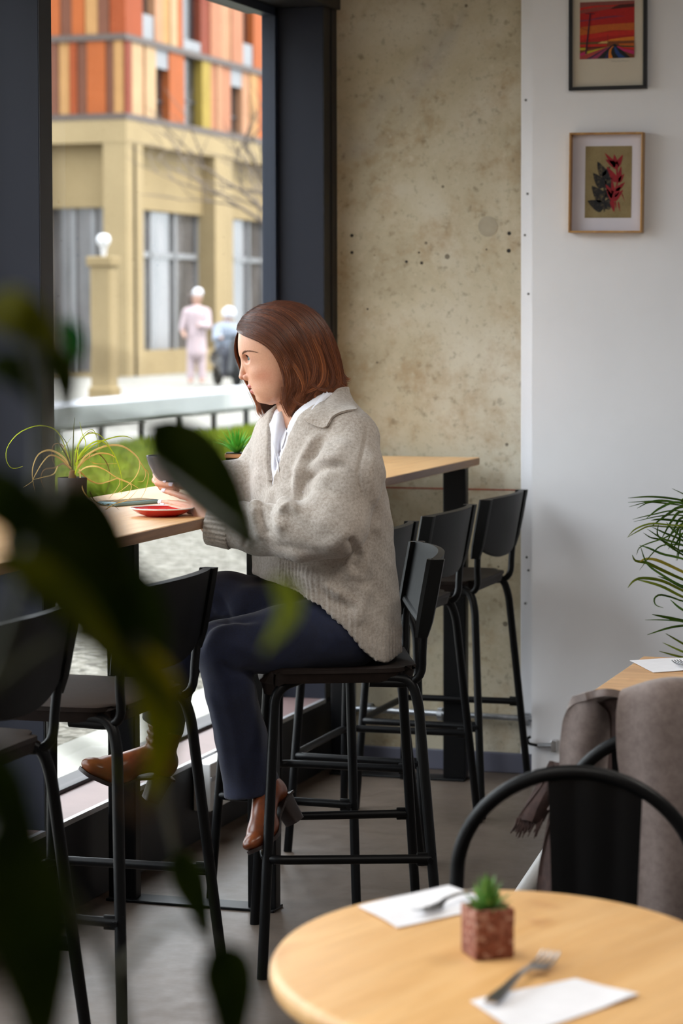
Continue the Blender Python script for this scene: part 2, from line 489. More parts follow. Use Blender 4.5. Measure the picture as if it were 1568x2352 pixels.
# galvanised conduit along the concrete
cd = empty('conduit', (0, 0, 0), 0, 'galvanised steel conduit running low along the concrete wall', 'pipe')
a, b = on_y(760, 1624, YB-.03), on_y(1219, 1651, YB-.03)
MB().tube([(a[0]-.06, YB-.03, a[2]), (b[0]+.02, YB-.03, b[2])], .0105, 14).build('pipe', M['galv'], cd, True)
for px in (846, 1010, 1208):
    p = on_y(px, 1626+(px-760)*.06, YB-.03)
    mb = MB(); mb.tube([(p[0]-.009, YB-.03, p[2]), (p[0]+.009, YB-.03, p[2])], .0145, 14); mb.rbox((p[0]-.009, YB-.03, p[2]-.022), (p[0]+.009, YB-.001, p[2]+.022), .002)
    mb.build('pipe_clip', M['galv'], cd)

# black and steel sliding bolt low on the white wall
bo = empty('door_bolt', (0, 0, 0), 0, 'small steel bolt with a bent black rod low on the white wall', 'bolt')
q = lambda px, py: (lambda p: (p[0], YW-.02, p[2]))(on_y(px, py, YW))
MB().tube(round_path([q(1221, 1690), q(1213, 1694), q(1216, 1706), q(1240, 1710)], .01), .005, 10).build('rod', M['black_metal'], bo, True)
MB().tube([q(1238, 1710), q(1274, 1711)], .009, 12).build('barrel', M['galv'], bo, True)
p = q(1275, 1711); MB().rbox((p[0]-.009, YW-.034, p[2]-.02), (p[0]+.011, YW, p[2]+.02), .003).build('bracket', M['steel'], bo)

# ================================================================== OUTSIDE
GZ = .2
def ground(name, x0, x1, y0, y1, z, m, lab):
    return structure(MB().box((x0, y0, z-.15), (x1, y1, z)).build(name, m), lab)
ground('ground', -9.95, XG-.42, -30, 90, GZ, M['gravel'], 'pale gravel outside the window')
ground('ground', XG-.42, XG-.10, -30, 90, GZ+.006, M['kerb'], 'pale concrete strip outside the window')
ground('ground', -90, -9.95, -30, 120, GZ+.004, M['paving'], 'sunlit pale paving of the square')
# lawn: a bed and blades
lawn_m = simple('lawn_soil', srgb(84, 104, 28), .9, 0, .2, 3, Specular_IOR_Level=.05)
lw = MB().box((-9.95, 10, GZ-.02), (-7.0, 40, GZ+.05)).build('lawn', lawn_m)
tag(lw, 'bright green lawn strip in front of the long bench', 'lawn')
k = NT('grass_blade'); co = k.coord(); a = k.noise(co, .8, 4); b = k.noise(co, 14, 3)
k.col(k.mix(.5, k.ramp(a, [(.3, srgb(70, 96, 22)), (.7, srgb(140, 150, 40))]), k.ramp(b, [(.3, srgb(66, 92, 20)), (.7, srgb(146, 156, 46))])))
k.set(Roughness=.8); k.b.inputs['Specular IOR Level'].default_value = .08
N = 26000
bx = RNG.uniform(-9.9, -7.05, N); by = RNG.uniform(14, 34, N); h = RNG.uniform(.05, .11, N); an = RNG.uniform(0, PI, N); ln = RNG.normal(0, .03, (N, 2))
V = np.empty((N, 3, 3)); w = .012
V[:, 0] = np.stack([bx-w*np.cos(an), by-w*np.sin(an), np.full(N, GZ+.05)], 1)
V[:, 1] = np.stack([bx+w*np.cos(an), by+w*np.sin(an), np.full(N, GZ+.05)], 1)
V[:, 2] = np.stack([bx+ln[:, 0], by+ln[:, 1], GZ+.05+h], 1)
g = link('grass_blades', fast_mesh('grass_blades', V.reshape(-1, 3), np.arange(3*N).reshape(-1, 3)), k.m, lw, False)
g['kind'] = 'stuff'

# long bench
bn = empty('bench', (-10.0, 25, GZ), 0, 'long white slab bench on dark metal legs beyond the lawn', 'bench')
slab_m = simple('white_stone', srgb(166, 166, 170), .7, 0, .03, 2)
MB().rbox((-.62, -12, .30), (.08, 14, .50), .01).build('slab', slab_m, bn)
MB().rbox((-.06, -12, .262), (.03, 14, .30), .004).build('frame_rail', M['frame_black'], bn)
for y in np.arange(-11.2, 13.9, 1.07):
    MB().rbox((-.03, y-.03, 0), (.025, y+.03, .27), .004).build('leg', M['frame_black'], bn)

# ------------------------------------------------ far building
BX, BY = -21.2, 51.07
bd = empty('building', (BX, BY, GZ), 0, 'corner building clad in orange and brown strips above a sandstone shop base', 'building')
sand = simple('sandstone', srgb(128, 112, 84), .85, 0, .05, .8, Specular_IOR_Level=.1)
sand2 = simple('sandstone_panel', srgb(122, 106, 78), .85, 0, .05, .8, Specular_IOR_Level=.1)
k = NT('shop_glass'); co = k.coord((1, 1, 1), 'Object'); a = k.noise(co, .7, 3, .5); b = k.noise(k.coord((2.2, 2.2, .4)), .9, 3, .6)  # lighter patches painted into the glass for reflections and blurred interiors
k.col(k.mix(.5, k.ramp(a, [(.35, srgb(34, 33, 34)), (.65, srgb(74, 73, 74))]), k.ramp(b, [(.35, srgb(36, 36, 38)), (.7, srgb(106, 100, 100))]))); k.set(Roughness=.15)
shopg = k.m
darkg = simple('dark_window_glass', srgb(26, 27, 30), .2, 0, .1, 1)
grey_p = simple('grey_spandrel', srgb(104, 104, 106), .6, 0, .04, 2)
joint = simple('cladding_joint', srgb(62, 50, 44), .7, 0, .05, 2)
def clad(c): 
    key = 'cladding_%d_%d_%d' % c
    if key not in M: M[key] = simple(key, tuple(.33*x for x in srgb(*c)[:3])+(1,), .7, 0, .05, 1.5, Specular_IOR_Level=.08)
    return M[key]
def fx(px, py=200):   # along the east facade (plane x = BX) -> y offset
    return on_x(px, py, BX)[1]-BY
def fy(px, py=200):   # along the south facade (plane y = BY) -> x offset
    return on_y(px, py, BY)[0]-BX
def fz(py, px=290):
    return on_y(px, py, BY)[2]-GZ
Z0, Z1, Z2, Z3 = 0., fz(267), fz(84), fz(84)+1.95
# core
MB().box((-22, .6, 0), (-.6, 60, Z3+6)).build('core', joint, bd)
E_N = 30.
def east(y0, y1, z0, z1, d, name, m, dep=.35):   # d: how far proud of plane (+ = out)
    return MB().box((-dep, y0, z0), (d, y1, z1)).build(name, m, bd)
def south(x0, x1, z0, z1, d, name, m, dep=.35):
    return MB().box((x0, -d, z0), (x1, dep, z1)).build(name, m, bd)
# sandstone base
zr, zs, zp = fz(327), fz(474), fz(808)
pier_e = [(0, fx(325, 600)), (fx(490, 600), fx(531, 600)), (fx(640, 600), fx(700, 600)), (fx(800, 600), fx(850, 600))]
MB().box((-.62, .6, zr), (.06, E_N, Z1)).build('cornice', sand, bd)
MB().box((-22, -.06, zr), (0.06, .6, Z1)).build('cornice', sand, bd)
for y0, y1 in pier_e: east(max(y0, .35), y1, 0, zr, .05, 'pier', sand, .5)
south(fy(240, 600), .05, 0, zr, .05, 'pier', sand, .5)
south(fy(60, 600), fy(100, 600), 0, zr, .05, 'pier', sand, .5)
for (a, b), (c, d) in zip(pier_e[:-1], pier_e[1:]):
    east(b, c, zs, zr, -.28, 'spandrel', sand2, .6)
    east(b, c, 0, zp, .02, 'plinth', sand2, .6)
    o = east(b, c, zp, zs, -.45, 'shop_window', shopg, .6)
    n = 3
    for i in range(n+1):
        yy = b+(c-b)*i/n
        MB().box((-.46, yy-.05, zp), (-.38, yy+.05, zs)).build('mullion', grey_p, o)
    MB().box((-.46, b, zp+2.1), (-.38, c, zp+2.22)).build('transom', grey_p, o)
south(fy(100, 600), fy(240, 600), zs, zr, -.28, 'spandrel', sand2, .6)
o = south(fy(100, 600), fy(240, 600), zp-.45, zs, -.45, 'shop_window', shopg, .6)
for px in (150, 196): MB().box((fy(px)-.05, .38, zp-.45), (fy(px)+.05, .46, zs)).build('mullion', grey_p, o)
south(fy(100, 600), fy(240, 600), 0, zp-.45, .02, 'plinth', sand2, .6)
# cladding strips
RU, BR, ORG, PE, YE, CR, RD = (196, 98, 58), (150, 98, 78), (216, 118, 66), (232, 176, 116), (206, 176, 84), (238, 198, 152), (168, 84, 62)
PK, LP = (224, 152, 116), (232, 172, 132)
lowS = [(84, 113, ORG), (113, 135, BR), (135, 160, PE), (160, 178, RU), (178, 200, BR), (200, 244, ORG), (244, 262, BR), (262, 284, PE), (284, 290, RD)]
upS = [(84, 113, PE), (113, 140, ORG), (140, 166, BR), (166, 196, ORG), (196, 226, PE), (226, 252, BR), (252, 290, RU)]
zj = .07
for row, z0, z1 in ((lowS, Z1+zj, Z2-zj), (upS, Z2+zj, Z3+1.5)):
    for i, (a, b, c) in enumerate(row):
        south(fy(a)+.01, fy(b)-.01, z0, z1, .0+.03*(i % 2), 'cladding_panel', clad(c))
lowE = [(290, 297, RD), (297, 326, CR), (326, 331, RU), (331, 356, CR), (356, 386, 'w1'), (386, 421, ORG), (421, 461, 'w'), (461, 482, YE), (482, 496, PK), (496, 506, LP), (506, 530, PK), (530, 555, 'w1'), (555, 572, LP), (572, 590, PE), (590, 612, ORG), (612, 640, PE), (640, 668, 'w'), (668, 720, LP)]
upE = [(290, 296, RD), (296, 326, RU), (326, 354, 'w2'), (354, 372, LP), (372, 390, PE), (390, 406, CR), (406, 421, ORG), (421, 461, 'w3'), (461, 482, RD), (482, 506, PK), (506, 530, LP), (530, 556, PK), (556, 580, 'w2'), (580, 612, ORG), (612, 660, LP), (660, 720, ORG)]
for row, z0, z1 in ((lowE, Z1+zj, Z2-zj), (upE, Z2+zj, Z3+1.5)):
    for i, (a, b, c) in enumerate(row):
        y0, y1 = fx(a)+.012, fx(b)-.012
        if isinstance(c, str):
            top = z1
            if c == 'w1': east(y0, y1, z1-.42, z1, .0, 'grey_spandrel', grey_p); top = z1-.42
            z0b = z0
            if c in ('w2', 'w3'):
                hh = .55 if c == 'w2' else .25
                east(y0, y1, z0, z0+hh, .0, 'grey_spandrel', grey_p); z0b = z0+hh
            o = east(y0, y1, z0b, top, -.16, 'window', darkg)
            MB().box((-.17, y0, z0b), (-.10, y0+.06, top)).build('window_frame', M['frame_black'], o)
            MB().box((-.17, y0, z0b+(top-z0b)*.35), (-.12, y1, z0b+(top-z0b)*.35+.05)).build('rail', M['frame_black'], o)
        else:
            east(y0, y1, z0, z1, .03*(i % 2), 'cladding_panel', clad(c))
# the facade runs on beyond the window's edge
rb = random.Random(12); yy = max(fx(720), fx(720)); pal = [ORG, PE, LP, CR, PK, RU, BR, RD, YE]
for z0, z1 in ((Z1+zj, Z2-zj), (Z2+zj, Z3+1.5)):
    y = yy; i = 0
    while y < 29.2:
        w = rb.choice((.45, .6, .8, 1.0)); i += 1
        if i % 6 == 3: east(y+.012, y+w-.012, z0, z1, -.16, 'window', darkg)
        else: east(y+.012, y+w-.012, z0, z1, .03*(i % 2), 'cladding_panel', clad(rb.choice(pal)))
        y += w
yp = fx(850, 600); stp = fx(490, 600)-fx(325, 600); pw = fx(531, 600)-fx(490, 600)
while yp+stp < 29:
    b, c = yp, yp+stp
    east(b, c, zs, zr, -.28, 'spandrel', sand2, .6); east(b, c, 0, zp, .02, 'plinth', sand2, .6); east(b, c, zp, zs, -.45, 'shop_window', shopg, .6)
    east(c, c+pw, 0, zr, .05, 'pier', sand, .5); yp = c+pw
# storeys above the frame
for n_ in range(2):
    za = Z3+1.5+n_*2.2
    MB().box((-.3, -.07, za), (.07, 30, za+.14)).build('floor_band', joint, bd); MB().box((-22, -.07, za), (-.3, .3, za+.14)).build('floor_band', joint, bd)
    y = .0; i = 0
    while y < 29.2:
        w = rb.choice((.6, .8, 1.0)); i += 1
        east(y+.012, y+w-.012, za+.15, za+2.19, -.16 if i % 5 == 3 else .03*(i % 2), 'window' if i % 5 == 3 else 'cladding_panel', darkg if i % 5 == 3 else clad(rb.choice(pal)))
        y += w
    x_ = -.36
    while x_ > -14:
        w = rb.choice((.6, .8, 1.0)); south(x_-w+.01, x_-.01, za+.15, za+2.19, .03*(i % 2), 'cladding_panel', clad(rb.choice(pal))); x_ -= w; i += 1
x_ = fy(84)
while x_ > -14:
    w = rb.choice((.45, .6, .8)); i += 1
    for z0, z1 in ((Z1+zj, Z2-zj), (Z2+zj, Z3+1.5)): south(x_-w+.01, x_-.01, z0, z1, .03*(i % 2), 'cladding_panel', clad(rb.choice(pal)))
    x_ -= w
xs_ = fy(60, 600)
while xs_ > -13:
    south(xs_-3, xs_, zs, zr, -.28, 'spandrel', sand2, .6); south(xs_-3, xs_, 0, zp-.45, .02, 'plinth', sand2, .6); south(xs_-3, xs_, zp-.45, zs, -.45, 'shop_window', shopg, .6)
    south(xs_-3.8, xs_-3, 0, zr, .05, 'pier', sand, .5); xs_ -= 3.8
for z in (Z1, Z2):
    MB().box((-.3, .3, z-zj), (.07, 30, z+zj)).build('floor_band', joint, bd)
    MB().box((-22, -.07, z-zj), (.07, .3, z+zj)).build('floor_band', joint, bd)

# stone gatepost with a white globe
P = at_depth(240, 860, 36); 
gp = empty('gatepost', (P[0], P[1], GZ), 0, 'pale stone post topped by a white globe before the shops', 'post')
hh = at_depth(240, 570, 36)[2]-GZ; w = 25*36/F_PX
MB().rbox((-w, -w, 0), (w, w, hh-.22), .03).build('shaft', sand, gp)
MB().rbox((-w*1.25, -w*1.25, hh-.26), (w*1.25, w*1.25, hh-.12), .02).build('cap', sand2, gp)
MB().rbox((-w*1.2, -w*1.2, 0), (w*1.2, w*1.2, .35), .03).build('plinth', sand2, gp)
prof = [(.0, .2), (.05, .195), (.085, .17), (.10, .12), (.085, .06), (.05, .02), (.03, -.14)]
MB().lathe(prof[::-1], 20, (0, 0, hh)).build('globe', simple('white_globe', (.5, .5, .52), .3, 0, .02, 5), gp, True)

# bare tree
tr = empty('bare_tree', tuple(at_depth(640, 900, 40)[:2])+(GZ,), 0, 'leafless tree with thin drooping twigs before the sandstone building', 'tree')
bark = simple('bark', srgb(92, 80, 70), .9, 0, .2, 30)
rt = random.Random(3); mbT, mbB = MB(), MB()
mbT.tube([(0, 0, 0), (.03, 0, 1.2), (-.02, .02, 2.4), (.02, 0, 3.4)], [.11, .095, .08, .06], 10)
def twig(p, d, L, r, lev):
    pts = [np.array(p)]; d = np.array(d, float)
    for i in range(4):
        d = d+np.array([rt.gauss(0, .16), rt.gauss(0, .16), rt.gauss(-.02, .1)]); d /= np.linalg.norm(d)
        pts.append(pts[-1]+d*L/4)
    mbB.tube(pts, [r, r*.85, r*.7, r*.55, r*.35], 5)
    if lev:
        for i in (1, 2, 3, 4, 4):
            a = rt.uniform(0, 2*PI); e = d*1.0+np.array([math.cos(a), math.sin(a), rt.uniform(-.1, .6)])*.85
            twig(pts[i], e/np.linalg.norm(e), L*rt.uniform(.5, .72), r*.5, lev-1)
for i in range(9):
    a = 2*PI*i/9+rt.uniform(-.3, .3); z = 1.9+i*.18
    twig((0, 0, z), (math.cos(a), math.sin(a), rt.uniform(.5, 1.1)), 1.5, .035, 2)
mbT.build('trunk', bark, tr, True); o = mbB.build('branches', bark, tr, True); o['kind'] = 'stuff'
# ================================================================== FURNITURE
CT, CX0, CX1 = 1.1, -2.728, -2.19        # counter height, back and front edge
ctr = empty('bar_counter', (0, 0, 0), 0, 'long oak bar counter along the window on black steel leg frames', 'counter')
top = MB(); top.rbox((CX0, 2.6, CT-.0265), (CX1, 8.425, CT), .0025); top.build('worktop', M['wood_counter'], ctr)
MB().box((CX1-.001, 2.602, CT-.0245), (CX1+.0012, 8.423, CT-.002)).build('edge_band', M['wood_edge'], ctr)
for y in (8.315, 6.345, 3.55):
    mb = MB(); w = .04
    mb.rbox((CX1-.095, y-.021, .006), (CX1-.015, y+.021, CT-.032), .004)
    mb.build('leg', M['black_metal'], ctr)
    MB().rbox((CX0+.04, y-.021, .006), (CX0+.12, y+.021, CT-.032), .004).build('leg', M['black_metal'], ctr)
    MB().rbox((CX0+.04, y-.04, 0), (CX1-.015, y+.04, .008), .002).build('foot_bar', M['black_metal'], ctr)
    MB().rbox((CX0+.04, y-.03, CT-.033), (CX1-.015, y+.03, CT-.0262), .002).build('top_bar', M['black_metal'], ctr)

# ------------------------------------------------ bar stools (front of the stool = -x)
LR = .0128
def make_stool(name, label):
    t = empty(name, (0, 0, 0), 0, label, 'stool', 'black bar stools along the counter')
    # seat: dished plate with a rolled edge
    nx_, ny_ = 15, 17
    def seat_z(u, v, z=.735):
        d = .012*(1-min(1, (u*u+v*v)))
        fr = max(0, (-u-.72)/.28)
        return z-d-.032*fr*fr+.0
    G = np.zeros((nx_, ny_, 3))
    for i in range(nx_):
        for j in range(ny_):
            u = -1+2*i/(nx_-1); v = -1+2*j/(ny_-1)
            su = math.copysign(abs(u)**.9, u); wv = .235*(1-.10*max(0, u)**2)
            lx = .19*su; ly = wv*v
            # rounded corners
            cr = max(0, abs(u)-.78)/.22; cv = max(0, abs(v)-.80)/.20
            k_ = 1-.16*cr*cv
            G[i, j] = (-.022+lx*k_, ly*k_, seat_z(u, v))
    mb = MB(); mb.sheet(G, .010)
    # skirt under the rim
    ring = []
    idx = [(0, j) for j in range(ny_)]+[(i, ny_-1) for i in range(1, nx_)]+[(nx_-1, j) for j in range(ny_-2, -1, -1)]+[(i, 0) for i in range(nx_-2, 0, -1)]
    top_ = [G[i, j]+np.array([0, 0, .004]) for i, j in idx]; n = len(top_)
    c = np.array([-.022, 0, 0])
    lo = [np.array([c[0]+(p[0]-c[0])*.955, p[1]*.955, p[2]-.034]) for p in top_]
    inn = [np.array([c[0]+(p[0]-c[0])*.93, p[1]*.93, p[2]-.030]) for p in top_]
    inn2 = [np.array([c[0]+(p[0]-c[0])*.93, p[1]*.93, p[2]-.008]) for p in top_]
    V = top_+lo+inn+inn2
    mb.add(V, [(a*n+k, a*n+(k+1) % n, (a+1)*n+(k+1) % n, (a+1)*n+k) for a in range(3) for k in range(n)])
    mb.build('seat', M['seat_plastic'], t, True)
    for s in (-1, 1):
        MB().tube(round_path([(-.215, s*.275, 0), (-.178, s*.205, .692), (-.10, s*.195, .718)], .05), LR, 12).build('leg', M['black_metal'], t, True)
        MB().tube(round_path([(.215, s*.315, 0), (.168, s*.222, .655), (.150, s*.212, .712), (.04, s*.20, .716)], .05), LR, 12).build('leg', M['black_metal'], t, True)
        # upright that carries the backrest
        MB().tube(round_path([(.05, s*.208, .703), (.178, s*.212, .700), (.176, s*.230, .80), (.192, s*.240, .92)], .055), .0105, 12).build('back_upright', M['black_metal'], t, True)
    # U shaped foot rest, flattened where it is screwed to the rear legs
    z = .285
    yb, yf = .278, .262; xb, xf = .193, -.185
    P = round_path([(xb, -yb, z), (.12, -yb+.004, z), (xf-.02, -yf, z), (xf-.02, yf, z), (.12, yb-.004, z), (xb, yb, z)], .055, 8)
    MB().tube(P, .0112, 12).build('foot_rest', M['black_metal'], t, True)
    for s in (-1, 1):
        mb = MB(); mb.tube([(xb-.004, s*(yb+.017), z), (xb-.004, s*(yb+.024), z)], .007, 10); mb.rbox((xb-.035, s*yb-.004, z-.016), (xb+.012, s*yb+.004, z+.016), .002)
        mb.build('bracket', M['black_metal'], t, True)
    # backrest: curved panel between two thick side rails
    nu, nv = 21, 9
    def back_pt(u, v, off=0):      # u -1..1 across, v 0..1 upward
        zt = 1.005+.004*(1-u*u); zb = .862-.050*(1-abs(u)**2.2)-.0
        zz = zb+(zt-zb)*v
        xx = .168+.036*(zz-.80)/.2 + .038*(1-u*u)+off
        return (xx, .243*u, zz)
    G = np.array([[back_pt(-1+2*i/(nu-1), j/(nv-1)) for j in range(nv)] for i in range(nu)])
    mb = MB(); mb.sheet(G, .016); mb.build('backrest', M['black_plastic'], t, True)
    mb = MB()
    for s in (-1, 1):
        pr = []
        P0, P1 = np.array(back_pt(s, -.32)), np.array(back_pt(s, 1.0))
        sec = [(-.014, -.016), (.022, -.018), (.026, .0), (.022, .014), (-.010, .014), (-.018, .0)]
        V = []
        for Pp, sc in ((P0, .72), (P0*.8+P1*.2, .95), (P0*.5+P1*.5, 1.), (P1, 1.)):
            V += [(Pp[0]+a*sc, Pp[1]-s*b*sc*-1-s*.004, Pp[2]) for a, b in sec]
        n = len(sec)
        F_ = [(r*n+k, r*n+(k+1) % n, (r+1)*n+(k+1) % n, (r+1)*n+k) for r in range(3) for k in range(n)]+[tuple(range(n)), tuple(3*n+k for k in range(n))]
        m2 = MB(); m2.add(V, F_); m2.build('side_rail', M['black_plastic'], t, True)
    # thick rolled lip along the bottom of the back
    MB().tube([np.array(back_pt(u, .02, -.004)) for u in np.linspace(-.93, .93, 25)], .0115, 8).build('lower_lip', M['black_plastic'], t, True)
    return t

def copy_tree(o, parent=None):
    c = o.copy(); C.objects.link(c)
    if parent is not None: c.parent = parent
    for ch in list(o.children): copy_tree(ch, c)
    return c

stool0 = make_stool('bar_stool', 'black bar stool the woman sits on')
stools = [((-1.913, 6.004), 21.5, 'black bar stool turned outward with the woman in the beige sweater sitting on it'),
          ((-2.205, 6.675), 0, 'black bar stool hidden mostly behind the woman and her stool'),
          ((-2.205, 7.325), 0, 'black bar stool standing second from the concrete wall'),
          ((-2.205, 8.0), 0, 'black bar stool nearest to the concrete wall at the end of the counter'),
          ((-2.295, 5.28), 0, 'black bar stool tucked in beside the phone with the brown boot behind its legs'),
          ((-2.315, 4.53), 0, 'black bar stool at the picture edge overlapped by dark plant leaves')]
stool_obs = []
for i, ((x, y), rz, lab) in enumerate(stools):
    o = stool0 if i == 0 else copy_tree(stool0)
    o.location = (x, y, 0); o.rotation_euler = (0, 0, math.radians(rz)); o['label'] = lab
    stool_obs.append(o)

# ------------------------------------------------ things on the counter
# phone in a pale blue case
a, b = on_z(230, 1166, CT), on_z(380, 1142, CT)
c0 = on_z(304, 1160, CT)
ph = empty('phone', (c0[0]-.02, c0[1]+.02, CT), math.radians(66), 'smartphone in a pale blue case lying beside the red saucer', 'phone')
bm = MB(); bm.rbox((-.079, -.0375, 0), (.079, .0375, .0105), .0045, 3); bm.build('case', simple('blue_case', srgb(150, 186, 192), .5, 0, .03, 30), ph, True)
MB().rbox((-.074, -.0335, .010), (.074, .0335, .0112), .0005).build('screen', simple('phone_glass', (.015, .015, .018), .12, 0, .02, 5), ph)
MB().rbox((-.0795, -.012, .0035), (-.0785, -.006, .0065), .0003).build('port', M['black_plastic'], ph)
MB().rbox((-.0795, .010, .0035), (-.0785, .013, .0065), .0003).build('port', M['black_plastic'], ph)
# saucer
SC = on_z(374, 1184, CT); SC = (SC[0]-.055, SC[1]+.02)
SC = tuple(on_z(372, 1174, CT+.012)[:2])
red_m = simple('red_glaze', srgb(190, 12, 14), .18, 0, .03, 6); whi = simple('white_glaze', (.82, .80, .78), .2, 0, .02, 6)
sa = empty('saucer', (SC[0], SC[1], CT), 0, 'red glazed saucer with a white rim on the counter under the hand', 'saucer')
MB().lathe([(0, .006), (.030, .006), (.034, .0075), (.055, .011), (.073, .0185), (.0765, .0205), (.0765, .019), (.060, .008), (.042, .002), (.040, .0), (.036, .0), (.035, .003), (0, .003)], 48).build('dish', red_m, sa, True)
MB().lathe([(.0742, .0196), (.0768, .0222), (.0792, .0216), (.0788, .0196), (.0762, .0186)], 48, closed=True).build('rim', whi, sa, True)

# ------------------------------------------------ round table
TR = .36; TC = (-.798, 3.204); TZ = .75
rt_ = empty('round_table', (TC[0], TC[1], 0), YAW-.6, 'rounded oval pale wooden cafe table with a smooth edge', 'table')
MB().lathe([(0, TZ), (TR-.014, TZ), (TR-.006, TZ-.002), (TR-.001, TZ-.008), (TR, TZ-.018), (TR-.003, TZ-.028), (TR-.012, TZ-.034), (0, TZ-.034)], 96).build('tabletop', M['wood_table'], rt_, True)
for v in rt_.children[0].data.vertices:
    ca, sa = math.cos(.6), math.sin(.6); ex, ey = (ca*v.co.x+sa*v.co.y)*.31/TR, (-sa*v.co.x+ca*v.co.y)*.411/TR
    v.co.x, v.co.y = ca*ex-sa*ey, sa*ex+ca*ey
MB().lathe([(0, TZ-.034), (.17, TZ-.034), (.17, TZ-.042), (.03, TZ-.05), (.027, .06), (.03, .035), (0, .035)], 24).build('column', M['black_metal'], rt_, True)
MB().lathe([(0, .035), (.03, .035), (.20, .018), (.215, .008), (.215, 0), (0, 0)], 36).build('base', M['black_metal'], rt_, True)

def napkin(name, quad, z, label, sag=.0015):
    q = [np.array(on_z(x, y, z)) for x, y in quad]
    c = sum(q)/4
    o = empty(name, (c[0], c[1], z), 0, label, 'napkin', 'white paper napkins') if False else None
    n = 14; G = np.zeros((n, n, 3))
    for i in range(n):
        for j in range(n):
            u, v = i/(n-1), j/(n-1)
            p = (q[0]*(1-u)+q[1]*u)*(1-v)+(q[3]*(1-u)+q[2]*u)*v
            G[i, j] = p-c; G[i, j, 2] = .0016+sag*max(0, math.sin(u*5+v*3))*(.3+.7*v)*(1 if abs(u-.5)+abs(v-.5) > .0 else 0)
    mb = MB(); mb.sheet(G, .0012)
    o = mb.build(name, M['paper'], None, True, c.tolist())
    return tag(o, label, 'napkin')
napkin('napkin', [(822, 2084), (1030, 2036), (1150, 2080), (912, 2134)], TZ, 'white paper napkin on the oval table behind the brown pot', .003)
napkin('napkin', [(1080, 2302), (1322, 2250), (1466, 2291), (1190, 2384)], TZ, 'white paper napkin at the near edge of the oval table', .003)

def make_fork(name, label, mat_=None):
    o = empty(name, (0, 0, 0), 0, label, 'fork')
    # along +x: tines at +x end; length .19
    prof = [(-.095, .004, .0075), (-.08, .0055, .0085), (-.05, .007, .006), (-.01, .0105, .0036), (.02, .010, .0034), (.035, .006, .006), (.043, .0042, .0105), (.055, .0032, .0122)]
    mb = MB(); V = []; th = .0022
    for x, z, w in prof: V += [(x, -w, z), (x, w, z), (x, w*.8, z+th), (x, -w*.8, z+th)]
    n = len(prof); Fs = []
    for i in range(n-1):
        for k_ in range(4): Fs.append((i*4+k_, i*4+(k_+1) % 4, (i+1)*4+(k_+1) % 4, (i+1)*4+k_))
    Fs += [(0, 1, 2, 3), tuple((n-1)*4+k_ for k_ in range(4))]
    mb.add(V, Fs); mb.build('handle', M['steel'], o, True)
    for yy in (-.0098, -.0033, .0033, .0098):
        P = [(.053, yy, .0042), (.072, yy*.97, .0040), (.090, yy*.93, .0075), (.097, yy*.9, .0105)]
        MB().tube(P, [.0020, .0019, .0015, .0008], 8).build('tine', M['steel'], o, True)
    return o
def put(o, pa, pb, z):   # handle end, tine end in the photo
    a, b = on_z(*pa, z), on_z(*pb, z)
    o.location = ((a[0]+b[0])/2, (a[1]+b[1])/2, z); o.rotation_euler = (0, 0, math.atan2(b[1]-a[1], b[0]-a[0]))
    L = math.hypot(b[0]-a[0], b[1]-a[1]); s_ = min(1.25, max(1, L/.192)); o.scale = (s_, s_, s_); return L
fk = make_fork('fork', 'steel fork lying on the near napkin of the oval table')
put(fk, (1088, 2342), (1296, 2183), TZ+.0035)
fk2 = copy_tree(fk); fk2['label'] = 'steel fork resting across the napkin behind the brown pot'
put(fk2, (1120, 2046), (958, 2106), TZ+.0035)
for f_ in (fk, fk2): f_['group'] = 'forks on the round table'

# brown stone cube pot with a small succulent
pf, pr_, pl = on_z(1091, 2209, TZ), on_z(1184, 2201, TZ), on_z(1057, 2166, TZ)
ang = math.atan2(pr_[1]-pf[1], pr_[0]-pf[0]); w = .056
pc = pf+np.array([math.cos(ang)-math.sin(ang), math.sin(ang)+math.cos(ang), 0])*w/2
sp = empty('potted_succulent', (pc[0], pc[1], TZ), ang, 'small green succulent in a speckled brown stone cube on the oval table', 'plant')
k = NT('brown_terrazzo'); co = k.coord(); vo = k.n('TexVoronoi'); vo.inputs['Scale'].default_value = 160; k.l(co, vo.inputs['Vector'])
s_ = k.n('SeparateColor'); k.l(vo.outputs['Color'], s_.inputs[0])
k.col(k.ramp(s_.outputs[0], [(0, srgb(110, 58, 40)), (.6, srgb(138, 78, 58)), (.85, srgb(160, 110, 92)), (1, srgb(190, 150, 136))])); k.set(Roughness=.75); k.bump(vo.outputs['Distance'], .2, .002)
mb = MB(); h_ = .066; i_ = w/2-.006
mb.rbox((-w/2, -w/2, 0), (w/2, w/2, .05), .004)
for lo, hi in (((-w/2, -w/2, .045), (w/2, -i_, h_)), ((-w/2, i_, .045), (w/2, w/2, h_)), ((-w/2, -w/2+.002, .045), (-i_, w/2-.002, h_)), ((i_, -w/2+.002, .045), (w/2, w/2-.002, h_))): mb.rbox(lo, hi, .002)
mb.build('pot', k.m, sp)
MB().lathe([(0, .058), (.012, .0585), (.0235, .057), (.0235, .050), (0, .05)], 4).build('soil', simple('soil', (.02, .015, .01), .95, 0, .2, 80), sp).rotation_euler = (0, 0, PI/4)
sg = simple('succulent_green', srgb(96, 142, 60), .5, 0, .12, 40)
sg.node_tree.nodes['Principled BSDF'].inputs['Subsurface Weight'].default_value = .0
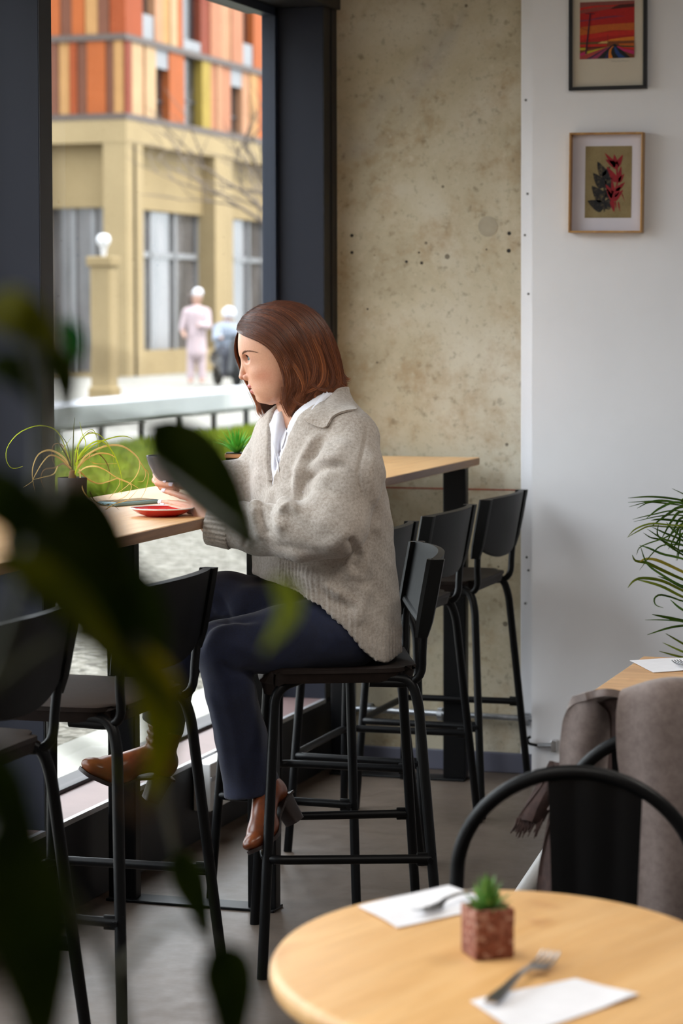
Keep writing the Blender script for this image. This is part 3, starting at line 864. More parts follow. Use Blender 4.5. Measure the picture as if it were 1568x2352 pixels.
def leaf_blade(P, w, thick=.25, n=8, tipw=.05, prof=None, up=None):
    """thick tapering leaf along the points P; w = max half width"""
    P = bez(P, n); m_ = len(P); V = []; Fs = []
    for i in range(m_):
        t = i/(m_-1); T = P[min(i+1, m_-1)]-P[max(i-1, 0)]; T = T/(np.linalg.norm(T)+1e-9)
        a = np.array([0, 0, 1.]) if up is None else np.array(up, float)
        s_ = np.cross(T, a); ns = np.linalg.norm(s_); s_ = s_/ns if ns > 1e-3 else np.array([1., 0, 0]); u_ = np.cross(s_, T)
        ww = w*(prof(t) if prof else (math.sin(PI*min(1, .18+.82*t))**.7*(1-t*.3)+tipw*0)); ww = max(ww, w*tipw)
        V += [P[i]-s_*ww, P[i]+u_*ww*thick, P[i]+s_*ww, P[i]-u_*ww*thick]
    for i in range(m_-1):
        for k_ in range(4): Fs.append((i*4+k_, i*4+(k_+1) % 4, (i+1)*4+(k_+1) % 4, (i+1)*4+k_))
    Fs += [(0, 1, 2, 3), tuple((m_-1)*4+k_ for k_ in range(4))]
    return V, Fs
rs = random.Random(5)
for ringn, L, el, z in ((8, .034, .30, .058), (8, .036, .62, .062), (6, .036, 1.0, .066), (5, .036, 1.3, .070)):
    for i in range(ringn):
        a = 2*PI*i/ringn+el*2+rs.uniform(-.1, .1); e = el+rs.uniform(-.12, .12)
        d = np.array([math.cos(a)*math.cos(e), math.sin(a)*math.cos(e), math.sin(e)])
        p0 = np.array([0, 0, z])
        mb = MB(); mb.add(*leaf_blade([p0, p0+d*L*.5+np.array([0, 0, -.001]), p0+d*L+np.array([0, 0, .003])], .0070, .42, 7, .05)); mb.build('leaf', sg, sp, True)

# ------------------------------------------------ square oak table at the white wall
T2 = empty('oak_table', (-.80, 5.74, 0), 0, 'rectangular oak table before the white wall with a napkin and fork', 'table')
MB().rbox((-.382, -.36, .715), (.48, .406, .75), .004).build('tabletop', M['wood_table2'], T2)
for sx, xx in ((-1, -.31), (1, .40)):
    for sy, yy in ((-1, -.28), (1, .33)):
        foot = (xx+sx*.05, yy+sy*.05, 0)
        if sx < 0: q_ = on_z(1152, 2148, 0); foot = (q_[0]+.80, q_[1]-5.74, 0) if sy < 0 else (q_[0]+.80, yy-.05, 0)
        MB().tube([(xx, yy+(.28 if sx < 0 and sy < 0 else 0), .70), foot], [.024, .018], 12).build('leg', M['white_plastic'], T2, True)
MB().rbox((-.33, -.30, .695), (.42, .35, .715), .003).build('under_frame', M['white_plastic'], T2)
napkin('napkin', [(1446, 1519), (1500, 1546), (1600, 1540), (1568, 1513)], .75, 'white paper napkin on the oak table below the palm', .002)
fk3 = copy_tree(fk); fk3['label'] = 'steel fork on the oak table beside the palm'; fk3['group'] = 'forks on tables' 
for f_ in (fk, fk2): f_['group'] = 'forks on tables'
put(fk3, (1700, 1560), (1541, 1526), .7535)

# ------------------------------------------------ metal chairs
def make_chair(label):
    t = empty('metal_chair', (0, 0, 0), 0, label, 'chair', 'black metal cafe chairs')
    # front = -y ; backrest at y = 0
    w = .205
    P = [(-w*.93, -.02, .455), (-w, -.008, .56), (-w, 0, .64)]
    arc = [(w*math.cos(a), .004, .64+.183*math.sin(a)) for a in np.linspace(PI, 0, 17)]
    path = P[:2]+arc+[(w, -.008, .56), (w*.93, -.02, .455)]
    MB().tube(bez(path, 44), .0125, 12).build('back_hoop', M['black_metal'], t, True)
    # wide splat with two pressed ribs
    nu, nv = 13, 9; G = np.zeros((nu, nv, 3))
    for i in range(nu):
        for j in range(nv):
            u = -1+2*i/(nu-1); v = j/(nv-1); hw = .068+.012*v**1.2
            rib = .004*math.exp(-((abs(u)-.42)/.12)**2)
            zt = .64+.183*math.sqrt(max(0, 1-((hw*u+.03)/w)**2))
            G[i, j] = (hw*u+.03, -.012+.014*v+rib, .45+(zt-.45)*v)
    mb = MB(); mb.sheet(G, .003); mb.build('splat', M['black_metal'], t, True)
    # seat
    G = np.zeros((15, 15, 3))
    for i in range(15):
        for j in range(15):
            u = -1+2*i/14; v = -1+2*j/14; q = (abs(u)**4+abs(v)**4)**.25; m_ = max(abs(u), abs(v), 1e-6); kk = m_/max(q, 1e-6)
            G[i, j] = (.185*u*kk, -.19+.18*v*kk, .455-.012*(1-u*u)*(1-v*v))
    mb = MB(); mb.sheet(G, .004)
    rim = [(.187*math.copysign(abs(math.cos(a))**.5, math.cos(a)), -.19+.182*math.copysign(abs(math.sin(a))**.5, math.sin(a)), .45) for a in np.linspace(0, 2*PI, 41)]
    mb.tube(rim, .009, 8); mb.build('seat', M['black_metal'], t, True)
    for sx in (-1, 1):
        for yy, dy in ((-.33, -.05), (-.035, .07)):
            MB().tube([(sx*.155, yy, .45), (sx*.205, yy+dy, 0)], [.016, .011], 10).build('leg', M['black_metal'], t, True)
    MB().tube([(-.18, -.345, .22), (.18, -.345, .22)], .006, 8).build('cross_brace', M['black_metal'], t, True)
    return t
ch1 = make_chair('black metal chair with a hooped back facing the oval table')
p = on_y(1325, 1757, 4.16)
ch1.location = (p[0], 4.16, 0); ch1.rotation_euler = (0, 0, .12)
ch2 = copy_tree(ch1); ch2['label'] = 'black metal chair with a brown wool scarf hung over its back'
q_ = on_y(1540, 1640, 4.62); ch2.location = (q_[0], 4.62, 0); ch2.rotation_euler = (0, 0, PI+.12)

# ------------------------------------------------ pictures
def frame_parts(o, w, h, bar, dep, mat_, inner):
    """picture centred at origin in the xz plane, facing -y; bars"""
    for x0, x1, z0, z1 in ((-w/2, w/2, h/2-bar, h/2), (-w/2, w/2, -h/2, -h/2+bar), (-w/2, -w/2+bar, -h/2+bar, h/2-bar), (w/2-bar, w/2, -h/2+bar, h/2-bar)):
        MB().rbox((x0, -dep, z0), (x1, 0, z1), .0012).build('frame_bar', mat_, o)
def flat_poly(o, name, pts, y, mat_, th=.0006):
    MB().prism(pts, 1, y-th, y).build(name, mat_, o)

# black framed landscape print
a, b = on_y(1309, 208, YW), on_y(1486, 203, YW)
fw_ = .262; fh = .40; cx = (a[0]+b[0])/2; cz = (a[2]+b[2])/2+fh/2-.002
p1 = empty('framed_print', (cx, YW-.001, cz), 0, 'black framed print of a red sky over a road, highest on the white wall', 'picture')
frame_parts(p1, fw_, fh, .0115, .022, M['frame_black'], None)
matb = simple('cream_mount', srgb(206, 196, 178), .8, 0, .02, 8)
MB().box((-fw_/2+.008, -.010, -fh/2+.008), (fw_/2-.008, -.006, fh/2-.008)).build('mount', matb, p1)
# print area in mount coordinates
x0 = on_y(1333, 70, YW)[0]-cx; x1 = on_y(1458, 70, YW)[0]-cx; z0 = on_y(1395, 135, YW)[2]-cz; z1 = on_y(1395, 4, YW)[2]-cz
def PX(u, v): return (x0+(x1-x0)*u, z0+(z1-z0)*v)
inks = {}
def ink(c):
    if c not in inks: inks[c] = simple('ink_%d_%d_%d' % c, srgb(*c), .7, 0, .06, 90)
    return inks[c]
Rd, Rd2, Og, Og2, Gy, Pu, Bk, Bl, Ye, Mg, Gn, Mr = (176, 20, 14), (196, 34, 18), (190, 92, 22), (214, 122, 30), (138, 72, 66), (128, 40, 66), (16, 16, 22), (20, 58, 120), (186, 168, 30), (186, 34, 96), (44, 74, 30), (92, 16, 12)
layer = [0]
def strip(pts, c):
    layer[0] += 1
    flat_poly(p1, 'ink_shape', [PX(*q) for q in pts], -.0102-.00012*layer[0], ink(c), .0002)
def band(lo, hi, c, n=12):
    U = np.linspace(0, 1, n)
    strip([(u, np.interp(u, *zip(*lo))) for u in U]+[(u, np.interp(u, *zip(*hi))) for u in U[::-1]], c)
strip([(0, 0), (1, 0), (1, 1), (0, 1)], Rd)
band([(0, .90), (1, .96)], [(0, 1), (1, 1)], Gy)
band([(0, .80), (.5, .86), (1, .90)], [(0, .875), (.5, .93), (1, .955)], (150, 64, 54))
band([(0, .86), (.3, .91), (.6, .905), (1, .94)], [(0, .905), (.3, .935), (.6, .925), (1, .945)], Rd2)
strip([(.56, .86), (.64, .91), (.74, .935), (1, .945), (1, .885), (.8, .875), (.66, .865)], (74, 14, 10))
strip([(0, .655), (.3, .685), (.55, .71), (.85, .73), (.65, .745), (.4, .735), (.15, .69), (0, .69)], Pu)
band([(0, .42), (.3, .45), (.6, .49), (1, .48)], [(0, .56), (.3, .59), (.6, .60), (1, .61)], Og)
band([(0, .33), (.5, .39), (1, .40)], [(0, .42), (.5, .46), (1, .48)], Rd2)
band([(.4, .30), (.7, .31), (1, .30)], [(.4, .305), (.7, .36), (1, .37)], Og2) if False else strip([(.45, .30), (1, .30), (1, .37), (.75, .355), (.58, .335)], Og2)
strip([(0, .0), (1, 0), (1, .30), (0, .30)], (120, 60, 24))
strip([(0, .26), (.55, .26), (.55, .30), (0, .29)], (104, 72, 26)); strip([(.33, .265), (.52, .265), (.52, .30), (.40, .30)], (206, 170, 100))
strip([(0, .21), (.5, .21), (.5, .255), (0, .255)], Rd2); strip([(0, .17), (.5, .195), (.5, .212), (0, .212)], Mr)
strip([(0, .155), (.12, .165), (.12, .2), (0, .2)], Ye)
strip([(.1, .08), (.5, .19), (.55, .21), (.1, .13)], Ye); strip([(0, .03), (.1, .08), (.1, .13), (0, .10)], Mg)
strip([(0, 0), (.12, 0), (.52, .19), (.5, .2), (0, .05)], (170, 60, 60))
strip([(.12, 0), (.2, 0), (.54, .2), (.52, .2)], (70, 30, 70)); strip([(.2, 0), (.32, 0), (.56, .205), (.54, .205)], (150, 50, 90))
strip([(.32, 0), (.93, 0), (.66, .245), (.63, .25), (.55, .20)], Bk)
strip([(.45, 0), (.52, 0), (.60, .2), (.57, .2)], (30, 30, 80)); strip([(.53, 0), (.61, 0), (.575, .09), (.585, .16), (.63, .22), (.60, .205), (.545, .15), (.53, .08)], Og2)
strip([(.72, 0), (.85, 0), (.74, .08), (.66, .2), (.63, .2), (.65, .1)], Bl)
strip([(.68, .2), (.8, .12), (1, .05), (1, .12), (.8, .16), (.7, .21)], Mg); strip([(.70, .21), (.8, .165), (1, .13), (1, .18), (.8, .19)], Rd2); strip([(.7, .22), (.8, .19), (1, .18), (1, .20), (.8, .215)], Gn)
strip([(.72, .225), (.8, .215), (1, .20), (1, .25), (.72, .25)], Og)
# leaning telegraph pole and wires
strip([(.10, .09), (.13, .09), (.205, .80), (.185, .80)], (60, 14, 40)); strip([(.10, .795), (.28, .78), (.28, .79), (.10, .808)], (60, 14, 40))
strip([(0, .555), (.145, .50), (.145, .506), (0, .562)], (90, 30, 30)); strip([(.51, .22), (.518, .22), (.522, .42), (.514, .42)], (120, 30, 20))
# pencilled signature under the print
sgn = [(1405, 142), (1407, 139), (1409, 143), (1412, 140), (1416, 143), (1420, 140), (1425, 142), (1430, 139.6), (1436, 141), (1446, 140.5)]
P_ = bez([(on_y(x, y, YW)[0]-cx, -.0105, on_y(x, y, YW)[2]-cz) for x, y in sgn], 40)
MB().tube(P_, .00035, 4).build('signature', simple('pencil', srgb(120, 120, 128), .8, 0, .05, 50), p1)

# wooden box frame with the leaf print
gw, gh = .249, .332
p2 = empty('framed_print', (on_y(1395, 420, YW)[0], YW-.001, on_y(1395, 420.5, YW)[2]), 0, 'wooden box framed print of dark and red leaves on the white wall', 'picture')
p2.rotation_euler = (0, .012, 0)
goldw = wood('frame_oak', srgb(206, 160, 96), srgb(160, 112, 58), 2, .1, .4)
frame_parts(p2, gw, gh, .0065, .036, goldw, None)
MB().box((-gw/2+.004, -.008, -gh/2+.004), (gw/2-.004, -.003, gh/2-.004)).build('mount', simple('white_mount', srgb(216, 212, 222), .8, 0, .02, 8), p2)
k = NT('olive_ground'); co = k.coord((9, 9, 9)); a = k.noise(co, 2, 6, .6); b = k.noise(co, 40, 3)
k.col(k.mix(.3, k.ramp(a, [(.3, srgb(122, 104, 66)), (.7, srgb(150, 134, 96))]), k.ramp(b, [(.3, srgb(110, 92, 60)), (.7, srgb(165, 150, 110))]))); k.set(Roughness=.8)
iw, ih = .157, .238; oz = .003; ox = .004
MB().box((ox-iw/2, -.0088, oz-ih/2), (ox+iw/2, -.0079, oz+ih/2)).build('print', k.m, p2)
k = NT('ink_black'); co = k.coord((60, 60, 60)); a = k.noise(co, 1.2, 5, .7)
k.col(k.ramp(a, [(.52, srgb(22, 22, 26)), (.72, srgb(110, 96, 66))])); k.set(Roughness=.8); inkb = k.m
k = NT('ink_red'); co = k.coord((60, 60, 60)); a = k.noise(co, 1.5, 5, .6)
k.col(k.ramp(a, [(.35, srgb(150, 20, 30)), (.75, srgb(118, 24, 40))])); k.set(Roughness=.8); inkr = k.m
def G2(x, y):   # zoomed photo pixel -> print plane (zoom 7.84, origin 1300,295)
    u = (x-285)/(1262-285); v = 1-(y-235)/(1675-235)
    return (ox-iw/2+iw*u, oz-ih/2+ih*v)
def petal(name, base, tip, wd, mat_, y, bulge=.62):
    b_, t_ = np.array(base, float), np.array(tip, float); d = t_-b_; L = np.linalg.norm(d); d /= L; nrm = np.array([-d[1], d[0]])
    pts = []
    for s in np.linspace(0, 1, 12): pts.append(b_+d*L*s+nrm*wd*max(.08 if s < .9 else 0, math.sin(PI*s**(1/ (2*bulge)*.9))**.8))
    for s in np.linspace(1, 0, 12)[1:]: pts.append(b_+d*L*s-nrm*wd*max(.08 if s < .9 else 0, math.sin(PI*s**(1/(2*bulge)*.9))**.8))
    flat_poly(p2, name, [G2(*p) for p in pts], y, mat_, .0003)
for base, tip, wd in (((690, 830), (540, 540), 88), ((690, 1060), (450, 770), 108), ((690, 1330), (425, 1030), 125), ((690, 1480), (340, 1330), 118), ((690, 900), (800, 640), 80), ((710, 1080), (885, 800), 85), ((700, 1260), (890, 1010), 85), ((710, 1490), (890, 1230), 95)):
    petal('dark_leaf', base, tip, wd, inkb, -.0089, .9)
flat_poly(p2, 'dark_stem', [G2(*q) for q in ((672, 830), (705, 830), (720, 1500), (700, 1570), (680, 1500))], -.0090, inkb, .0003)
for base, tip, wd in (((940, 700), (890, 400), 62), ((930, 640), (690, 370), 45), ((950, 640), (1070, 410), 55), ((930, 640), (710, 500), 55), ((960, 960), (735, 640), 62), ((985, 960), (1040, 640), 48), ((980, 960), (1110, 790), 45), ((930, 1130), (1130, 960), 45), ((900, 1280), (720, 1000), 60), ((900, 1290), (840, 840), 40), ((890, 1330), (1090, 1110), 52), ((880, 1250), (1040, 1040), 60), ((850, 1320), (905, 1560), 48), ((880, 1340), (730, 1060), 45), ((990, 1350), (1030, 1560), 14), ((930, 1340), (950, 1500), 14), ((1060, 1180), (1130, 1360), 8)):
    petal('red_leaf', base, tip, wd, inkr, -.0092, .9)
flat_poly(p2, 'red_stem', [G2(*q) for q in ((925, 600), (965, 600), (985, 960), (930, 1150), (900, 1360), (840, 1340), (900, 1130), (955, 950))], -.0094, inkr, .0003)
# ================================================================== IMPLICIT SURFACES
class SDF:
    def __init__(s, lo, hi, h):
        s.lo = np.array(lo, float); s.h = h
        s.n = np.ceil((np.array(hi)-s.lo)/h).astype(int)+1
        ax = [(s.lo[i]+h*np.arange(s.n[i])).astype(np.float32) for i in range(3)]
        s.ax = ax; s.F = np.full(s.n, 1.0, np.float32)
    def _box(s, lo, hi):
        a = np.clip(np.floor((np.array(lo)-s.lo)/s.h).astype(int), 0, s.n-1); b = np.clip(np.ceil((np.array(hi)-s.lo)/s.h).astype(int)+1, 1, s.n)
        sl = tuple(slice(i, max(j, i+1)) for i, j in zip(a, b))
        X = s.ax[0][sl[0]][:, None, None]; Y = s.ax[1][sl[1]][None, :, None]; Z = s.ax[2][sl[2]][None, None, :]
        return sl, X, Y, Z
    def _comb(s, sl, d, k, cut):
        F = s.F[sl]
        if cut:
            if k <= 0: s.F[sl] = np.maximum(F, -d); return
            h = np.clip(.5-.5*(d+F)/k, 0, 1); s.F[sl] = F*(1-h)-d*h+k*h*(1-h)
        else:
            if k <= 0: s.F[sl] = np.minimum(F, d); return
            h = np.clip(.5+.5*(d-F)/k, 0, 1); s.F[sl] = d*(1-h)+F*h-k*h*(1-h)
    def cone(s, a, b, ra, rb=None, k=.01, cut=False):
        rb = ra if rb is None else rb; a = np.array(a, float); b = np.array(b, float)
        pad = max(ra, rb)+k+.012
        sl, X, Y, Z = s._box(np.minimum(a, b)-pad, np.maximum(a, b)+pad)
        d = b-a; L2 = d@d+1e-12
        px, py, pz = X-a[0], Y-a[1], Z-a[2]
        t = np.clip((px*d[0]+py*d[1]+pz*d[2])/L2, 0, 1)
        r = np.sqrt((px-t*d[0])**2+(py-t*d[1])**2+(pz-t*d[2])**2)-(ra+(rb-ra)*t)
        s._comb(sl, r.astype(np.float32), k, cut); return s
    def chain(s, P, R, k=.01):
        for i in range(len(P)-1): s.cone(P[i], P[i+1], R[i], R[i+1], k)
        return s
    def ell(s, c, r, k=.01, cut=False, R=None):
        c = np.array(c, float); r = np.array(r, float); pad = max(r)+k+.012
        sl, X, Y, Z = s._box(c-pad, c+pad); x, y, z = X-c[0], Y-c[1], Z-c[2]
        if R is not None:
            R = np.asarray(R); x, y, z = R[0][0]*x+R[0][1]*y+R[0][2]*z, R[1][0]*x+R[1][1]*y+R[1][2]*z, R[2][0]*x+R[2][1]*y+R[2][2]*z
        k0 = np.sqrt((x/r[0])**2+(y/r[1])**2+(z/r[2])**2)+1e-6
        k1 = np.sqrt((x/r[0]**2)**2+(y/r[1]**2)**2+(z/r[2]**2)**2)+1e-6
        s._comb(sl, (k0*(k0-1)/k1).astype(np.float32), k, cut); return s
    def func(s, lo, hi, fn, k=.01, cut=False):
        sl, X, Y, Z = s._box(lo, hi); s._comb(sl, fn(X, Y, Z).astype(np.float32), k, cut); return s
    def mesh(s, name, smooth=2):
        V, Q = surface_nets(s.F, s.lo, s.h)
        if smooth: V = laplace(V, Q, smooth)
        return V, Q

def surface_nets(F, lo, h):
    n = np.array(F.shape); ins = F < 0
    c = n-1
    cnt = np.zeros(c, np.int8)
    for dx in (0, 1):
        for dy in (0, 1):
            for dz in (0, 1): cnt += ins[dx:dx+c[0], dy:dy+c[1], dz:dz+c[2]]
    act = np.argwhere((cnt > 0) & (cnt < 8))
    idx = np.full(c, -1, np.int32); idx[tuple(act.T)] = np.arange(len(act))
    P = np.zeros((len(act), 3)); W_ = np.zeros(len(act))
    cor = [(a, b, d) for a in (0, 1) for b in (0, 1) for d in (0, 1)]
    val = {q: F[act[:, 0]+q[0], act[:, 1]+q[1], act[:, 2]+q[2]].astype(float) for q in cor}
    for a in cor:
        for ax in range(3):
            if a[ax] == 0:
                b = list(a); b[ax] = 1; b = tuple(b); va, vb = val[a], val[b]
                mk = (va < 0) != (vb < 0); t = np.where(mk, va/(va-vb+1e-20), 0)
                pt = np.tile(np.array(a, float), (len(act), 1)); pt[:, ax] += t
                P += pt*mk[:, None]; W_ += mk
    V = lo+(act+P/np.maximum(W_, 1)[:, None])*h
    Q = []
    for ax in range(3):
        o1, o2 = [(1, 2), (2, 0), (0, 1)][ax]
        sa = [slice(None)]*3; sb = [slice(None)]*3; sa[ax] = slice(0, -1); sb[ax] = slice(1, None)
        ch = ins[tuple(sa)] != ins[tuple(sb)]; e = np.argwhere(ch)
        ok = (e[:, o1] > 0) & (e[:, o2] > 0) & (e[:, o1] < c[o1]) & (e[:, o2] < c[o2]); e = e[ok]
        def cell(d1, d2):
            q = e.copy(); q[:, o1] -= d1; q[:, o2] -= d2; return idx[q[:, 0], q[:, 1], q[:, 2]]
        quad = np.stack([cell(1, 1), cell(0, 1), cell(0, 0), cell(1, 0)], 1)
        fl = ins[e[:, 0], e[:, 1], e[:, 2]]
        quad[~fl] = quad[~fl][:, ::-1]
        Q.append(quad)
    Q = np.concatenate(Q); Q = Q[(Q >= 0).all(1)]
    return V, Q

def laplace(V, Q, it=2, lam=.5):
    E = np.concatenate([Q[:, [0, 1]], Q[:, [1, 2]], Q[:, [2, 3]], Q[:, [3, 0]]])
    a = np.concatenate([E[:, 0], E[:, 1]]); b = np.concatenate([E[:, 1], E[:, 0]])
    deg = np.bincount(a, minlength=len(V)).astype(float); deg[deg == 0] = 1
    def step(V, l):
        S = np.stack([np.bincount(a, weights=V[b, i], minlength=len(V)) for i in range(3)], 1)/deg[:, None]
        return V+l*(S-V)
    for _ in range(it): V = step(step(V, lam), -lam*.95)
    return V

def normals(V, Q):
    n = np.cross(V[Q[:, 2]]-V[Q[:, 0]], V[Q[:, 3]]-V[Q[:, 1]]); N = np.zeros_like(V)
    for i in range(4):
        for j in range(3): N[:, j] += np.bincount(Q[:, i], weights=n[:, j], minlength=len(V))
    return N/(np.linalg.norm(N, axis=1, keepdims=True)+1e-12)

def set_color(me, col):
    at = me.color_attributes.new('tint', 'FLOAT_COLOR', 'POINT')
    c = np.ones((len(me.vertices), 4), np.float32); c[:, :3] = col; at.data.foreach_set('color', c.ravel())

# ================================================================== THE WOMAN
PO = np.array([-1.913, 6.004, 0.])
RV = np.array([math.cos(YAW), math.sin(YAW), 0.]); FV = np.array([-math.sin(YAW), math.cos(YAW), 0.])
def W(px, py, off=0.):
    d = ray(px, py); t = (off-FV@(CAM-PO))/(FV@d); q = CAM+d*t-PO
    return np.array([RV@q, FV@q, q[2]])
def unW(V):     # local -> pixels
    P = V[:, :1]*RV+V[:, 1:2]*FV+V[:, 2:]*np.array([0, 0, 1.])+PO-CAM
    q = P@CM.T; return 784+F_PX*q[:, 0]/q[:, 2], PY0+F_PX*q[:, 1]/q[:, 2]
PXM = 1/918.     # metres per pixel at the figure
def L(n): return n*PXM

woman = empty('person', tuple(PO), YAW, 'woman with an auburn bob in beige sweater and navy trousers sitting at the bar counter', 'person')

# ---- skin
k = NT('skin'); at = k.n('Attribute', attribute_name='tint'); co = k.coord(); nz = k.noise(co, 260, 3)
k.col(k.mix(.10, at.outputs['Color'], k.ramp(nz, [(.3, (.35, .2, .14, 1)), (.7, (.9, .66, .52, 1))])))
k.set(Roughness=.42); k.b.inputs['Subsurface Weight'].default_value = .12; k.b.inputs['Subsurface Radius'].default_value = (.010, .004, .002); k.b.inputs['Subsurface Scale'].default_value = .6
k.bump(nz, .04, .001); skin_m = k.m
SKIN = np.array(srgb(222, 170, 142)[:3])

HO = 0.0   # head mid-plane
def head_rows():
    t = np.array([  # py, front, back, half width
        (765, 549.5, 700, 61), (780, 550.5, 700, 64), (794, 551.5, 700, 65), (808, 552.5, 700, 65), (818, 556, 700, 65), (828, 559.5, 700, 65), (845, 563.5, 698, 64),
        (860, 566, 694, 62), (872, 568.5, 688, 60), (880, 570, 684, 58), (890, 574, 678, 56), (898, 577.5, 672, 53), (905, 583, 666, 50), (910, 587, 662, 47.5),
        (914, 588.5, 657, 44), (920, 592.5, 649, 38), (924, 598, 642, 32), (927.5, 609, 632, 22), (930, 618, 626, 8)], float)
    z = np.array([W(600, r[0])[2] for r in t])[::-1]
    f = np.array([W(r[1], r[0])[0] for r in t])[::-1]; b = np.array([W(r[2], r[0])[0] for r in t])[::-1]; w = (t[:, 3]*PXM)[::-1]
    return z, f, b, w
hz, hf, hb, hw = head_rows()
lo = np.minimum(W(532, 1010), W(532, 1010)); hi = W(742, 694)
S = SDF((lo[0], -.092, lo[2]), (hi[0], .092, hi[2]), .00145)
def head_fn(X, Y, Z):
    z = Z[0, 0, :]; f = np.interp(z, hz, hf); b = np.interp(z, hz, hb); w = np.interp(z, hz, hw)
    c = f*.45+b*.55
    u = np.where(X < c, (c-X)/(c-f), (X-c)/(b-c)); v = np.abs(Y-HO)/w
    p = np.interp(z, [W(600, 930)[2], W(600, 905)[2], W(600, 830)[2], W(600, 800)[2], W(600, 770)[2]], [2.1, 2.0, 1.95, 2.15, 2.3])
    rho = (u**p+v**p)**(1/p)
    d = (rho-1)*.055
    zmax, zmin = hz[-1], hz[0]
    return np.maximum(d, np.maximum(Z-zmax, zmin-Z)*1.0)
S.func(S.lo, S.lo+S.h*S.n, head_fn, 0)
c = W(641, 793); S.ell(c, (L(92), L(69), L(90)), .012)
S.cone(W(672, 880), W(704, 1000), .052, .056, .014)
S.cone(W(648, 902), W(678, 925), .020, .034, .014)
for s in (-1, 1):
    S.ell(W(604, 853, s*.036), (L(24), .018, L(15)), .016)
    S.cone(W(560, 812, s*.010), W(578, 807, s*.040), L(6), L(6), .010)
    S.ell(W(567, 824, s*.034), (L(12), .013, L(9)), .008, True)
    S.ell(W(610, 895, s*.030), (L(20), .014, L(16)), .016)
# nose
S.cone(W(564.5, 820), W(556.2, 856), L(6.2), L(6.4), .007)
S.ell(W(556.4, 864.6), (L(8.2), L(9), L(7.6)), .004)
S.cone(W(556, 866), W(566, 872), L(3.2), L(3), .004)
for s in (-1, 1):
    S.ell(W(567, 866, s*.0125), (L(9.2), .0062, L(7.2)), .003)
    S.ell(W(563, 873.5, s*.0075), (L(4.2), .0032, L(2.6)), .002, True)
# chin and lips
S.ell(W(601, 915), (L(12.5), .018, L(11)), .009)
LU = (W(579.5, 886.3), (L(12), .022, L(6.2))); LL = (W(586.5, 898.3), (L(12), .0195, L(7.6)))
S.ell(*LU, .003); S.ell(*LL, .003)
S.ell(W(575, 892.6), (L(15), .0185, L(1.5)), .0015, True)
S.ell(W(568.5, 880), (L(3), .0035, L(4.5)), .003, True)
# eyelids
EC = {s: W(579.5, 823.5, s*.031) for s in (-1, 1)}
for s in (-1, 1):
    S.ell(EC[s], (.0133, .0133, .0128), .004)
    o_ = W(570.0, 823.6, s*.0345); S.ell(o_, (L(12.5), .0135, L(3.9)), .0012, True)
    S.cone(W(664, 838, s*.064), W(660, 868, s*.060), .012, .007, .008)    # ear
HV, HQ = S.mesh('head', 2)
hx, hy = unW(HV)
col = np.tile(SKIN, (len(HV), 1))
def tint(cx, cy, rx, ry, c, a, V=HV, cond=None):
    d = ((hx-cx)/rx)**2+((hy-cy)/ry)**2; w_ = a*np.exp(-d*1.2)
    if cond is not None: w_ = w_*cond
    col[:] = col*(1-w_[:, None])+np.array(srgb(*c)[:3])*w_[:, None]
front = (HV[:, 0] < W(640, 850)[0])
tint(606, 864, 26, 20, (208, 128, 104), .55); tint(556, 866, 14, 10, (214, 140, 118), .5, cond=front)
tint(573, 826, 14, 12, (206, 150, 132), .5); tint(600, 915, 20, 12, (214, 160, 136), .3)
def inell(V, c, r, g=1.08): return (((V-c)/np.array(r)/g)**2).sum(1)
lip = (np.minimum(inell(HV, *LU), inell(HV, *LL)) < 1.05)
col[lip] = np.array(srgb(190, 92, 92)[:3])
mouth = inell(HV, W(577, 892.6), (L(16), .019, L(1.9))) < 1.1
col[mouth & (hx > 574)] = np.array(srgb(120, 48, 46)[:3])

# coarse rest of the body, hidden by the clothes
def torso_rows(shrink=0.):
    t = np.array([(884, 752, .050, .052), (900, 745, .060, .060), (918, 736, .086, .074), (932, 728, .125, .086), (945, 723, .155, .094), (965, 721, .176, .103), (1000, 722, .192, .114), (1060, 725, .20, .130),
                  (1110, 729, .20, .140), (1200, 738, .20, .152), (1300, 743, .20, .158), (1400, 748, .205, .160), (1500, 752, .205, .160), (1560, 752, .2, .158)])
    z = np.array([W(730, r[0])[2] for r in t])[::-1]; cx = np.array([W(r[1], r[0])[0] for r in t])[::-1]
    return z, cx, t[::-1, 2]-shrink, t[::-1, 3]-shrink
PHI = math.radians(35); TFx, TFy = -math.cos(PHI), -math.sin(PHI); TLx, TLy = math.sin(PHI), -math.cos(PHI)
def torso_fn(shrink, zlo, ztop):
    z_, cx_, a_, b_ = torso_rows(shrink)
    def fn(X, Y, Z):
        z = Z[0, 0, :]; cx = np.interp(z, z_, cx_); a = np.maximum(.01, np.interp(z, z_, a_)); b = np.maximum(.01, np.interp(z, z_, b_))
        x = X-cx; l = x*TLx+Y*TLy; g = x*TFx+Y*TFy
        rho = (np.abs(l/a)**2.3+np.abs(g/b)**2.3)**(1/2.3)
        return np.maximum((rho-1)*np.minimum(a, b)*.9, np.maximum(Z-ztop, zlo-Z))
    return fn
zt, zb = W(730, 895)[2], W(730, 1525)[2]
HIPN, HIPF = W(800, 1446, -.092), W(800, 1440, .088)
KN, KF = W(507, 1487, -.19), W(448, 1381, -.02)
ANN, ANF = W(586, 1800, -.105), W(378, 1660, -.055)
SHN, SHF = W(808, 1004, -.128), W(640, 995, .135)
ELN, ELF = W(752, 1217, -.235), W(582, 1146, .13)
WRN, WRF = W(478, 1204, -.118), W(478, 1096, .118)
B = SDF((-.55, -.36, zb-.55), (.25, .32, zt+.02), .009)
B.func(B.lo, B.lo+B.h*B.n, torso_fn(.040, W(730, 1330)[2], W(730, 930)[2]), 0)
B.ell(W(785, 1420), (L(85), .13, L(85)), .03)
